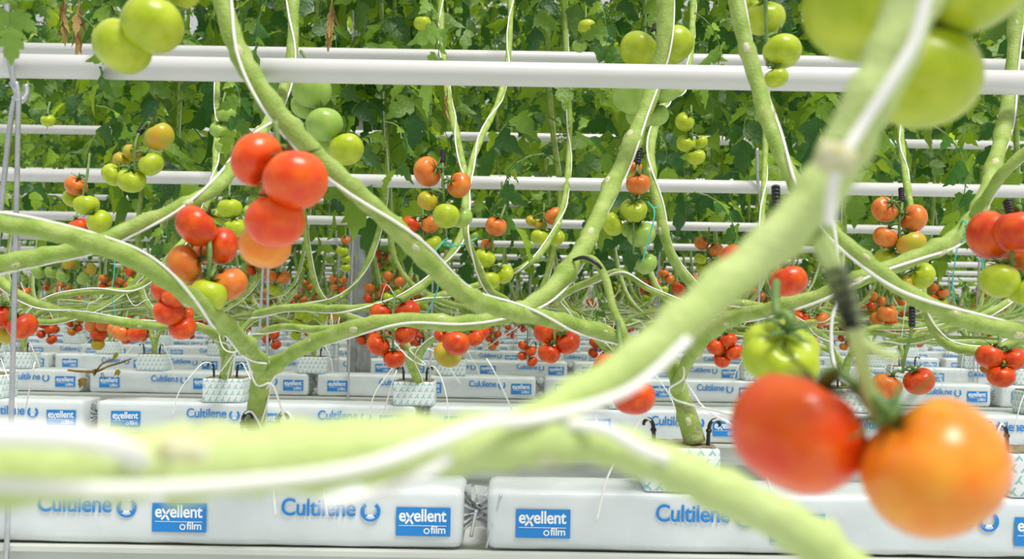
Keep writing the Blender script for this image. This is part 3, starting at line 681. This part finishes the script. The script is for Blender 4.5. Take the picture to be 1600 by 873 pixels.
T('greenish truss over the third pipe at left', [(119, 290, 34, 'O', None, .02), (135, 320, 38, 'G'), (155, 346, 40, 'G', 'heart'), (112, 310, 28, 'G', None, .05)], d=2.7, top=(140, 240))
T('small dark red truss under the green one at left', [(123, 353, 30, 'R'), (138, 370, 24, 'R'), (112, 370, 26, 'O', None, .03)], d=3.3, top=(122, 325))
T('pale green trio in the leaves left of the near reds', [(353, 178, 30, 'P'), (342, 203, 28, 'P'), (350, 228, 27, 'P')], d=3.0, top=(352, 145))
T('green pair just right of the six-fruit truss', [(359, 325, 38, 'G'), (367, 356, 36, 'G'), (343, 338, 28, 'G', None, .04), (385, 330, 18, 'P', None, .04)], d=2.9, top=(360, 280))
T('orange and green truss with dark calyces right of the post', [(668, 268, 46, 'O', None, 0, (.8, -.5, .2)), (717, 289, 40, 'O', None, 0, (-.7, -.5, .3)), (668, 313, 34, 'Y', 'heart'), (697, 337, 42, 'G', None, -.02, (0, .5, 1)), (722, 340, 34, 'P', None, .03)], d=2.35, top=(692, 236), mid=(692, 285), clip=True)
T('small red and green truss behind the orange one right of the post', [(642, 350, 28, 'R'), (673, 350, 31, 'O'), (652, 375, 22, 'R', None, .04), (677, 380, 27, 'G'), (665, 395, 18, 'G', None, .05)], d=3.4, top=(660, 325))
T('orange-topped green truss left of the centre stem', [(775, 353, 35, 'O', 'heart'), (762, 383, 22, 'O', None, .04), (757, 403, 34, 'G'), (764, 437, 34, 'G'), (787, 428, 32, 'G', None, .03)], d=2.9, top=(790, 320))
T('five red tomatoes around the level stem right of the post', [(596, 490, 37, 'R', None, .03), (636, 487, 41, 'R', None, .03), (591, 538, 37, 'R'), (632, 522, 34, 'R', None, .03), (616, 560, 33, 'R')], d=2.5, top=(618, 455))
T('red tomato over a yellow-green one below the centre stem', [(713, 536, 43, 'R', None, -.05, (.1, .4, 1)), (700, 553, 44, 'Y', None, .02), (690, 524, 24, 'R', None, .12), (742, 527, 30, 'R', None, .12), (752, 518, 26, 'R', None, .16)], d=2.35, top=(712, 492))
T('orange and two green tomatoes in the leaves above the centre', [(865, 337, 30, 'O'), (870, 372, 27, 'G'), (843, 371, 28, 'G'), (845, 352, 20, 'Y', None, .04), (830, 345, 18, 'Y', None, .04)], d=3.5, top=(850, 318))
T('long truss from orange to pale green beside the teal string at centre right', [(997, 287, 38, 'O'), (990, 260, 26, 'O', None, .03), (990, 328, 42, 'G'), (957, 350, 37, 'G'), (1002, 366, 44, 'P', None, .03), (985, 358, 30, 'P', None, .05), (1010, 412, 34, 'P', None, .05)], d=2.4, top=(1000, 232), clip=True)
T('bright red trio below the stem right of centre', [(855, 520, 42, 'R', None, .03), (887, 535, 39, 'R'), (858, 552, 35, 'R')], d=2.5, top=(868, 495))
T('two red tomatoes behind the lower end of the blurred diagonal', [(957, 577, 62, 'R', None, .03, (.2, .3, 1)), (990, 619, 66, 'R', None, 0, (.1, .3, 1))], d=1.5, top=(965, 500))
T('orange ripening truss with dark clip left of the right stem', [(1382, 327, 40, 'O', None, 0, (.3, -.8, .5)), (1427, 341, 44, 'O', None, 0, (-.8, -.2, .3)), (1383, 370, 36, 'O'), (1424, 381, 44, 'Y', None, -.02, (-.3, .3, 1)), (1388, 407, 44, 'G', None, .03), (1440, 431, 42, 'G', None, .04), (1410, 443, 34, 'Y', None, .05)], d=2.4, top=(1408, 295), mid=(1405, 350), clip=True)
T('big red truss with green tips at the right edge', [(1550, 368, 78, 'R', None, .03, (.7, .1, .6)), (1592, 362, 76, 'R', None, -.01, (.1, .2, 1)), (1600, 405, 50, 'O', None, .04), (1562, 438, 60, 'G', None, 0, (.3, .3, 1)), (1602, 452, 52, 'G')], d=1.42, top=(1575, 315), clip=True)
T('two orange tomatoes on a long green stalk at lower right', [(1386, 603, 46, 'O', None, 0, (.4, -.2, .9)), (1436, 595, 47, 'R', None, -.01, (-.5, -.2, .9))], d=2.1, top=(1425, 480), mid=(1413, 560), clip=True)
T('three red tomatoes at the lower right edge', [(1546, 557, 42, 'R'), (1582, 561, 40, 'R'), (1564, 587, 41, 'R', None, -.02)], d=2.4, top=(1562, 520))
T('small red cluster left of the ribbed green tomato', [(1119, 542, 30, 'R'), (1138, 531, 26, 'R'), (1147, 550, 28, 'R'), (1128, 562, 26, 'R')], d=3.0, top=(1130, 505))
T('green truss beside the stem at top right of centre', [(1195, 28, 62, 'G', None, .03), (1222, 80, 58, 'G', None, 0, (-.1, .4, 1)), (1213, 121, 36, 'G'), (1165, 10, 40, 'G', None, .06)], d=1.62, top=(1180, -60), mid=(1195, -20))
T('large green truss behind the front pipe right of centre', [(998, 78, 60, 'G', None, -.01, (.5, .3, .8)), (1053, 70, 62, 'G', None, 0, (-.6, .3, .8)), (985, 150, 60, 'P', None, .03), (1042, 142, 40, 'P', None, .03), (1000, 180, 44, 'P', None, .06), (1026, 180, 38, 'P', None, .06)], d=2.2, top=(1024, 40), mid=(1024, 70), clip=True)
T('small green truss among leaves right of the centre stem', [(1070, 190, 32, 'G', 'heart'), (1072, 224, 30, 'G'), (1088, 245, 28, 'G', 'heart'), (1095, 222, 22, 'G', None, .04)], d=3.0, top=(1080, 165))
T('dull orange truss with one yellow fruit low at left', [(145, 510, 24, 'O'), (162, 507, 24, 'O'), (154, 523, 24, 'R'), (153, 538, 20, 'Y')], d=4.2, top=(155, 485))
T('three orange-red tomatoes low at left above the bags', [(190, 520, 29, 'O'), (213, 520, 30, 'R'), (222, 509, 25, 'R', None, .03), (178, 514, 20, 'O', None, .04)], d=3.6, top=(200, 485))
T('small orange and green truss left of the blurred red pair', [(1096, 380, 23, 'O'), (1118, 390, 23, 'O'), (1095, 404, 20, 'G'), (1116, 412, 20, 'G'), (1099, 420, 22, 'G', None, .02)], d=4.5, top=(1108, 355))
T('little dark and green truss under a black clip right of centre', [(1037, 427, 16, 'O'), (1046, 436, 16, 'O'), (1024, 440, 17, 'O'), (1036, 452, 17, 'G')], d=5.2, top=(1040, 412), clip=True)
T('dark orange truss right of the little clipped one', [(1060, 450, 22, 'R'), (1079, 462, 20, 'R'), (1060, 468, 18, 'O'), (1083, 435, 18, 'O')], d=4.8, top=(1072, 420))
T('small red and green truss just right of the galvanised post', [(590, 397, 15, 'R'), (608, 402, 16, 'R'), (591, 412, 15, 'O'), (610, 418, 15, 'G'), (598, 427, 15, 'G')], d=6.0, top=(598, 385))
T('tiny green truss just left of the galvanised post', [(540, 375, 15, 'O'), (535, 392, 19, 'G'), (540, 404, 16, 'G'), (540, 418, 16, 'G')], d=5.0, top=(540, 355))
T('tiny orange truss left of the galvanised post', [(521, 436, 14, 'O'), (536, 438, 14, 'O'), (523, 449, 14, 'O'), (535, 452, 13, 'R'), (528, 463, 15, 'G')], d=5.4, top=(528, 424))
T('two orange tomatoes under the near red truss', [(422, 430, 23, 'O'), (443, 433, 22, 'O'), (428, 452, 22, 'G', None, .03)], d=4.2, top=(432, 405))
T('small green fruits in front of the low vine left of the post', [(470, 491, 19, 'G'), (480, 496, 18, 'G'), (464, 504, 16, 'G'), (462, 524, 17, 'G')], d=4.6, top=(478, 475))
T('green and yellow pair left of the galvanised post', [(507, 495, 18, 'G'), (524, 492, 20, 'Y')], d=4.6, top=(515, 475))
T('orange, red and green trio behind the right stems', [(1250, 497, 31, 'R'), (1263, 506, 28, 'Y', 'ribbed', -.02), (1283, 499, 24, 'O'), (1238, 495, 22, 'R', None, .03)], d=3.7, top=(1262, 470))
T('orange pair under the right crossing stems', [(1386, 490, 30, 'O'), (1370, 498, 22, 'O', None, .04), (1392, 502, 20, 'R', None, .05)], d=3.7, top=(1385, 462))
T('dark orange truss beside the dark clip above the diagonal', [(1213, 350, 26, 'O'), (1205, 362, 24, 'R', None, .03), (1222, 368, 20, 'O', None, .03)], d=3.8, top=(1215, 325))
T('row of green fruits under the left stems', [(60, 424, 22, 'P'), (80, 425, 20, 'P'), (98, 431, 21, 'P'), (130, 434, 21, 'P'), (108, 412, 22, 'Y'), (142, 420, 18, 'Y')], d=4.2, top=(100, 390))
T('single green tomato showing above the upper pipes', [(660, 36, 27, 'G')], d=3.2, top=(668, 0))
T('green pair in the leaves above the pipe at centre', [(917, 42, 28, 'G'), (905, 72, 22, 'P', None, .03)], d=3.1, top=(915, 10))
T('small green fruit in the leaves at the left edge', [(75, 188, 22, 'G')], d=3.3, top=(78, 160))

# pale stalk that bends down beside the centre fork
sb = thing('bare_truss_stalk', 'bare pale green truss stalk bending down from a black clip', 'stalk', at(900, 405, 1.8))
tubepx('stalk', sb, [(902, 408, 1.78, 12), (925, 405, 1.75, 13), (945, 432, 1.74, 13), (958, 480, 1.72, 12), (972, 515, 1.70, 14), (982, 560, 1.7, 9)], 'stem')
tubepx('truss_clip', sb, [(896, 406, 1.75, 5), (912, 402, 1.73, 6), (930, 410, 1.72, 6), (940, 420, 1.72, 5)], 'black')

# ------------------------------------------------------------------ teal strings, loose white twine
def string(name, label, L, m, rad, cat='string'):
    base = at(*L[0]); o_ = thing(name, label, cat, base); mb = MB(); tube(mb, [tuple(Vector(p) - base) for p in catmull([tuple(at(*a)) for a in L], 7)], m, rad, 8); mb.obj('strand', o_); return mb, o_
def tie(L, o_, m, rad):
    mb = MB(); tube(mb, [tuple(Vector(p) - o_.location) for p in catmull([tuple(at(*a)) for a in L], 7)], m, rad, 8); mb.obj('knot', o_)
_, o_ = string('teal_string', 'teal string tied round the right stem and hanging beside the red truss', [(1508, 352, 1.62), (1512, 365, 1.61), (1522, 372, 1.61), (1532, 392, 1.62), (1536, 425, 1.62)], 'teal', .0017)
tie([(1500, 352, 1.70), (1506, 345, 1.63), (1514, 356, 1.61), (1506, 368, 1.61), (1522, 374, 1.64)], o_, 'teal', .0017)
string('teal_string', 'thin teal string hanging left of the tied right stem', [(1510, 375, 1.64), (1497, 385, 1.66), (1492, 410, 1.7), (1488, 450, 1.7), (1495, 485, 1.7)], 'teal', .0012)
_, o_ = string('teal_string', 'teal string hanging in front of the long centre-right truss', [(1012, 315, 2.36), (1022, 328, 2.34), (1020, 350, 2.33), (1010, 385, 2.33), (1004, 410, 2.33)], 'teal', .0019)
tie([(1012, 316, 2.38), (1020, 324, 2.35), (1030, 323, 2.38)], o_, 'teal', .0018)
_, o_ = string('teal_string', 'teal string knotted between stems right of the post', [(745, 372, 2.7), (715, 384, 2.66), (696, 378, 2.62), (682, 390, 2.6), (679, 410, 2.6), (684, 450, 2.6), (666, 492, 2.6)], 'teal', .0020)
tie([(700, 378, 2.66), (708, 386, 2.62), (690, 380, 2.62), (700, 372, 2.64)], o_, 'teal', .0018)
string('teal_string', 'long thin teal string hanging at left above the grow bags', [(180, 390, 2.9), (178, 430, 2.9), (174, 460, 2.9), (180, 490, 2.9), (176, 512, 2.9)], 'teal', .0018)
string('white_twine', 'white twine hanging straight down beside the ridged black clip', [(1262, 300, 1.2), (1300, 345, 1.2), (1312, 440, 1.2), (1308, 470, 1.2), (1300, 500, 1.2), (1300, 550, 1.2), (1312, 590, 1.2), (1330, 600, 1.25)], 'twine', .0020, 'twine')
string('white_twine', 'white twine looped around the thick stem at centre right', [(1066, 560, 1.86), (1068, 590, 1.85), (1046, 607, 1.88), (1052, 622, 1.86), (1072, 630, 1.86), (1110, 640, 1.8), (1150, 650, 1.7)], 'twine', .0020, 'twine')
string('white_twine', 'white twine trailing from the thick stem towards the near red tomato', [(1068, 590, 1.86), (1082, 612, 1.84), (1102, 638, 1.82), (1150, 668, 1.75)], 'twine', .0017, 'twine')
string('white_twine', 'white twine looped at the left fork and falling to the bag', [(360, 520, 1.7), (380, 545, 1.75), (400, 600, 1.85), (425, 600, 1.85), (440, 640, 1.86), (450, 665, 1.9)], 'twine', .0020, 'twine')
string('white_twine', 'white twine crossing above the second-row block right of post', [(612, 530, 3.3), (640, 560, 3.3), (665, 570, 3.3), (640, 545, 3.3), (680, 550, 3.3), (720, 600, 3.4)], 'twine', .0026, 'twine')
string('white_twine', 'white looping twine above the second-row block at left', [(340, 515, 3.3), (350, 545, 3.3), (372, 548, 3.3), (390, 520, 3.3), (360, 560, 3.35), (345, 580, 3.4)], 'twine', .0024, 'twine')
for k, (x, y, d_, e) in enumerate([(760, 560, 3.1, (800, 640)), (620, 578, 3.3, (598, 650)), (55, 565, 3.2, (40, 640)), (1560, 690, 1.85, (1500, 700))]):
    string('drip_line', ['white drip line falling over the bags right of the post', 'white drip line leaning left of the block right of the post', 'white drip line leaning at the left edge', 'white drip line beside the right edge peg'][k], [(x, y, d_), ((x * 2 + e[0]) / 3, (y * 2 + e[1]) / 3 - 4, d_), (e[0], e[1], d_ + .1)], 'twine', .0025, 'drip line')

# withered truss lying on a bag at left
wb = thing('withered_truss', 'withered brown truss with small yellow leaves lying on the bag at left', 'withered truss', at(150, 590, 4.6))
tubepx('stalk', wb, [(106, 578, 4.75, 3), (125, 580, 4.75, 4), (150, 580, 4.75, 4), (170, 572, 4.75, 3), (190, 566, 4.75, 3), (205, 560, 4.8, 2)], 'dry')
tubepx('stalk', wb, [(150, 580, 4.75, 3), (160, 568, 4.75, 3), (175, 562, 4.75, 3), (182, 552, 4.75, 2)], 'dry')
for (x, y, s_, mm) in ((182, 550, 12, 'dryyellow'), (184, 577, 11, 'dryyellow'), (149, 576, 12, 'dry'), (128, 590, 16, 'dry'), (160, 582, 9, 'dry')):
    mb = MB(); c = at(x, y, 4.72) - wb.location; rnd = random.Random(x)
    for k in range(3): leaflet(mb, Vector(c) + Vector((0, .004 * k, 0)), Vector((rnd.uniform(-.5, .5), rnd.uniform(-.4, .4), -1)).normalized(), Vector((rnd.uniform(-1, 1), -.6, .2)).normalized(), s_ * 4.7 / F, s_ * 1.6 / F, mm, 1, rnd, .4)
    mb.obj('dry_leaf', wb)

# ------------------------------------------------------------------ row plants: two low arms, then upright heads in leaf
FOL0 = HT - .089 + .60         # height above block top where leaves start
def make_plant(seed, leafm, teeth=1, far=False):
    rnd = random.Random(seed); root = thing('tomato_plant', '', 'tomato plant'); fm = MB(); heads = []
    for sg in (-1, 1):
        L = rnd.uniform(.35, .95); zl = rnd.uniform(.16, .27); yb = rnd.uniform(.18, .42)
        top = rnd.uniform(2.9, 3.2); lean = rnd.uniform(-.05, .05)
        pts = [(0, 0, -.005, .012), (sg * .015, 0, .10, .0115), (sg * .08, .01, zl * .85, .0105), (sg * L * .45, .04 + yb * .1, zl + rnd.uniform(-.03, .03), .0105),
               (sg * L * .8, yb * .3, zl + .06, .010), (sg * L, yb * .6, zl + .22, .010), (sg * (L + .05), yb, zl + .55, .0095), (sg * (L + .03) + lean, yb + .05, 1.3, .009), (sg * L + lean * 2, yb, top, .006)]
        stem_mb(pts, 'stem', 8, .22, seed + sg, n=4).obj('stem', root)
        twine_mb(pts, .0018, .4, rnd.random() * 3, n=4).obj('twine', root)
        heads.append((sg * L, yb))
        z = FOL0 + rnd.uniform(-.06, .06); k = rnd.uniform(0, 6)
        while z < top:
            # point on upright part
            x = sg * (L + .04); y = yb
            ll = rnd.uniform(.30, .44)
            compound_leaf(fm, (x, y, z), k, rnd.uniform(.1, .7), ll, leafm, rnd, teeth, rnd.uniform(.8, 1.4)); k += 2.4; z += rnd.uniform(.040, .068) * (1.0 if not far else 1.15)
    for q in range(3):                    # lowered stems lying almost level above the bags
        sg = rnd.choice((-1, 1)); L = rnd.uniform(.7, 1.3); z0 = rnd.uniform(.16, .34); y0 = rnd.uniform(-.02, .30)
        pts = [(sg * .01, .02, .10, .010), (sg * .10, y0 * .3, z0 * .8, .010), (sg * L * .4, y0 * .8, z0 - .02, .010), (sg * L * .75, y0, z0 + rnd.uniform(-.03, .05), .0095), (sg * (L + .1), y0 + .08, z0 + rnd.uniform(.05, .16), .009), (sg * (L + .22), y0 + .1, z0 + .42, .0085), (sg * (L + .25), y0 + .1, 1.2, .008)]
        stem_mb(pts, 'stem', 8, .22, seed + q + 9, n=4).obj('stem', root)['low'] = 1
        twine_mb(pts, .0018, .4, rnd.random() * 3, n=4).obj('twine', root)['low'] = 1
    tw = MB()
    for q in range(4):                    # slack twine ends
        x = rnd.uniform(-.5, .5); y = rnd.uniform(-.05, .2); z = rnd.uniform(.2, .36); e = rnd.uniform(-.2, .2)
        tube(tw, catmull([(x, y, z), (x + e * .5, y - .02, z - rnd.uniform(.02, .1)), (x + e, y, z - rnd.uniform(-.03, .12)), (x + e * 1.3, y + .02, z - rnd.uniform(.05, .2))], 5), 'twine', .0016, 4)
    tw.obj('loose_twine', root)
    link('foliage', fm.mesh('foliage'), root)
    root['h'] = 0; return root, heads
protos = [make_plant(100 + i, 'leaf', 1) for i in range(5)]
for p, h in protos: del p['h']
used = set(); SLOTS = []
PX = {1: [BX for BX in BLOCKS[1]], 2: BLOCKS[2]}
for r_ in range(1, NR + 1):
    if r_ in BLOCKS: xs = sorted(BLOCKS[r_])
    else:
        rnd = random.Random(r_ * 13); xs = []; x = -halfw(r_) + rnd.random() * .3
        while x < halfw(r_): xs.append(x); x += .72 + rnd.uniform(-.08, .08)
    for i, x in enumerate(xs):
        k = (i * 2 + r_ * 3) % 5; pr, hd = protos[k]
        q = dup(pr); q.location = (x, rd(r_) + .075, zt + .085)
        if r_ == 1 or (r_ == 2 and abs(x - P0.x) < 1.3):
            for ch in list(q.children):
                if ch.get('low'): bpy.data.objects.remove(ch)
        tag(q, ('leafy tomato plant of the %s row back, %s from left' % (ORD[r_], ORD[i])) if r_ < 7 else 'leafy tomato plant far back in the %s row' % ORD[r_], 'tomato plant', 'tomato plants of the %s row' % ORD[r_])
        for (hx_, hy_) in hd: SLOTS.append((r_, x + hx_, rd(r_) + .075 + hy_))

for pr, hd in protos:
    for ch in list(pr.children): bpy.data.objects.remove(ch)
    bpy.data.objects.remove(pr)
# far hedge of foliage closing the view
rnd = random.Random(5); fm = MB()
for i in range(2600):
    x = rnd.uniform(-17, 17); z = CAM.z + rnd.uniform(.2, 7.5) if i % 5 else CAM.z + rnd.uniform(-.1, 4); compound_leaf(fm, (x, rd(NR + 1) + rnd.uniform(0, 1.2), z), rnd.uniform(0, 6.28), rnd.uniform(0, .7), rnd.uniform(.5, .75), 'leaf_far', rnd, 0, 1.1)
tag(fm.obj('far_foliage'), 'bright distant mass of tomato leaves closing the end of the greenhouse', 'foliage', kind='stuff')

# leaves in front of / around the front pipes
def hand_leaf(parent_label, x, y, d, az, L, m='leaf', seed=0, pitch=-.2, sag=1.0):
    rnd = random.Random(seed); P = at(x, y, d); o_ = thing('tomato_leaf', parent_label, 'leaf', P); mb = MB()
    compound_leaf(mb, (0, 0, 0), az, pitch, L, m, rnd, 2, sag); mb.obj('blade', o_)
HL = [('pale green leaf hanging at the top left corner', 20, -85, 1.25, -1.2, .12, 'leaf_light', -.8, .8),
 ('dark bluish leaf above the turning truss at upper left', 150, 165, 2.9, .3, .20, 'leaf', -.1, 1.2),
 ('broad leaf under the front pipe left of the near reds', 345, 120, 2.1, -.6, .16, 'leaf', -.2, 1.2),
 ('drooping leaf below the pipe at centre left', 600, 190, 3.1, -.3, .22, 'leaf', -.2, 1.3),
 ('large leaf hanging over the pipe left of the post', 530, 150, 3.0, 3.6, .20, 'leaf', -.3, 1.2),
 ('leaf drooping beside the near reds at left', 245, 345, 3.2, -.8, .20, 'leaf', -.4, 1.4),
 ('leaf hanging across the third pipe at centre', 850, 240, 3.2, 3.4, .34, 'leaf', -.2, 1.2),
 ('leaf hanging across the lower pipes at centre right', 1085, 300, 3.2, .2, .34, 'leaf', -.2, 1.1),
 ('broad leaf behind the orange truss at right', 1440, 190, 2.9, .1, .34, 'leaf', -.3, 1.0),
 ('leaf under the near green tomatoes at right', 1340, 230, 2.9, 3.5, .28, 'leaf', -.3, 1.0),
 ('light leaf above the pipe right of the centre stem', 1085, 20, 2.2, .3, .18, 'leaf_light', -.4, 1.0),
 ('long hanging leaf above the pipe at centre', 930, -20, 2.3, -1.0, .20, 'leaf', -1.0, .4),
 ('leaf hanging above the pipe left of centre', 440, -30, 1.9, 3.4, .18, 'leaf', -.9, .5),
 ('leaf above the pipe right of the post', 640, -20, 2.4, -.4, .26, 'leaf_light', -.6, .8),
 ('green leaf below the centre stems among small red fruit', 935, 445, 3.6, -.9, .13, 'leaf', -.9, .8),
 ('light leaf low between the right-hand stems', 1480, 425, 3.3, -.4, .16, 'leaf_light', -.4, 1.0),
 ('leaf above the pipe at top left', 120, 20, 1.9, .3, .16, 'leaf', -.6, .8)]
for i, (lb, x, y, d_, az, L, m_, pt, sg_) in enumerate(HL): hand_leaf(lb, x, y, d_, az, L, m_, i, pt, sg_)

for k, (x, y, d_, ln, lb) in enumerate([(122, -20, 2.4, 95, 'shrivelled brown leaf hanging above the pipe at top left'), (100, -20, 2.6, 75, 'shrivelled brown leaf at the far top left'), (517, -20, 2.6, 85, 'shrivelled brown leaf hanging above the pipe left of the post'), (698, 135, 3.0, 45, 'small withered leaf hanging right under the front pipe')]):
    rt = thing('withered_leaf', lb, 'leaf', at(x, y, d_)); mb = MB(); rnd = random.Random(k); l_ = ln * d_ / F
    tube(mb, catmull([(0, 0, 0, .0022), (.003, 0, -l_ * .35, .002), (-.004, 0, -l_ * .7, .0014)], 4), 'dry', sides=5)
    for q in range(5):
        leaflet(mb, Vector((0, 0, -l_ * (.3 + q * .12))), Vector((rnd.uniform(-.25, .25), rnd.uniform(-.2, .2), -1)).normalized(), Vector((rnd.uniform(-1, 1), rnd.uniform(-1, 1), .1)).normalized(), l_ * .42, l_ * .08, 'dry', 1, rnd, .2)
    mb.obj('dry_blade', rt)

# ------------------------------------------------------------------ trusses of the rows behind
def truss_layout(kind, rnd):
    cols = {'low': 'RRRRO', 'mid': 'OORGG', 'high': 'GGGPP'}[kind]; n = rnd.choice((4, 5, 6)); out = []
    for i in range(n):
        z = -.03 - i * .030; out.append((rnd.uniform(.018, .040) * (1 if i % 2 else -1), rnd.uniform(-.02, .02), z, rnd.uniform(.027, .036), cols[min(4, i * 5 // n)]))
    return out
def truss_objs(kind, seed):
    rnd = random.Random(seed); root = thing('tomato_truss', '', 'tomato truss'); pm = MB(); lay = truss_layout(kind, rnd)
    zend = lay[-1][2]; tube(pm, catmull([(0, .02, .10, .003), (0, 0, .05, .003), (0, 0, 0, .003), (0.004, 0, zend + .03, .0024)], 4), 'stalk', sides=6)
    for i, (x, y, z, R_, c) in enumerate(lay):
        ax = Vector((-x * .9, rnd.uniform(-.03, .01), .035)).normalized()
        o_ = link('tomato', tomato_mesh('round', c, i % 3, 16), root, (x, y, z)); o_.rotation_mode = 'QUATERNION'; o_.rotation_quaternion = ax.to_track_quat('Z', 'Y'); o_.scale = (R_,) * 3
        link('calyx', CAL[i % 3], o_)
        e = Vector((x, y, z)) + ax * R_; tube(pm, [(0, 0, min(0, z + .045), .0022), (e.x * .6, e.y, e.z + .006, .0022), (*e, .0026)], 'stalk', sides=5)
    pm.obj('stalk', root)
    return root
def truss_single(kind, seed):
    rnd = random.Random(seed); mb = MB(); lay = truss_layout(kind, rnd)
    tube(mb, [(0, .02, .10, .003), (0, 0, 0, .003), (0, 0, lay[-1][2] + .03, .002)], 'stalk', sides=4)
    for i, (x, y, z, R_, c) in enumerate(lay):
        mb.merge(tomato_mb('round', c, i, 10, 7), Matrix.Translation((x, y, z)) @ Matrix.Diagonal((R_, R_, R_, 1)))
    return mb
TP = {k: [truss_objs(k, i * 5 + 3) for i in range(3)] for k in ('low', 'mid', 'high')}
TS = {k: [truss_single(k, i * 5 + 3) for i in range(2)] for k in ('low', 'mid', 'high')}
ZR = {'low': (-.17, -.02), 'mid': (.10, .30), 'high': (.36, .56)}
COLR = {'low': 'red', 'mid': 'orange and green', 'high': 'green'}
WH = {'low': 'hanging low', 'mid': 'at mid height', 'high': 'high in the leaves'}
usedt = set(); rnd = random.Random(77); far = MB(); cnt = {}; pend = {}
for (r_, x, y) in SLOTS:
    for k in ('low', 'mid', 'high'):
        if r_ == 1: continue
        if r_ in (2, 3) and rnd.random() < (.30 if k != 'high' else .7): continue
        if r_ > 3 and rnd.random() < {'low': .12, 'mid': .25, 'high': .78}[k]: continue
        z = CAM.z + rnd.uniform(*ZR[k]); xx = x + rnd.uniform(-.3, .3) * (1 if k == 'low' else .4); yy = y - rnd.uniform(.05, .2)
        if abs(xx) > 800 * y / F + .1: continue
        if r_ <= 6: pend.setdefault((r_, k), []).append((xx, yy, z))
        else: far.merge(rnd.choice(TS[k]), Matrix.Translation((xx, yy, z)) @ Matrix.Rotation(rnd.uniform(0, 6), 4, 'Z'))
for (r_, k), L in pend.items():
    for i, (x, y, z) in enumerate(sorted(L)):
        j = rnd.randrange(3); pr = TP[k][j]
        if (k, j) not in usedt: q = pr; usedt.add((k, j))
        else: q = dup(pr)
        q.location = (x, y, z); q.rotation_euler = (0, 0, rnd.uniform(-.5, .5))
        tag(q, '%s tomato truss %s in the %s row back, %s from left' % (COLR[k], WH[k], ORD[r_], ORD[i]), 'tomato truss', 'tomato trusses of the %s row' % ORD[r_])
for k in TP:
    for j in range(3):
        if (k, j) not in usedt:
            for ch in list(TP[k][j].children):
                for g_ in list(ch.children): bpy.data.objects.remove(g_)
                bpy.data.objects.remove(ch)
            bpy.data.objects.remove(TP[k][j])
tag(far.obj('distant_tomatoes'), 'red and green tomatoes too far back among the rows to count', 'tomatoes', kind='stuff')
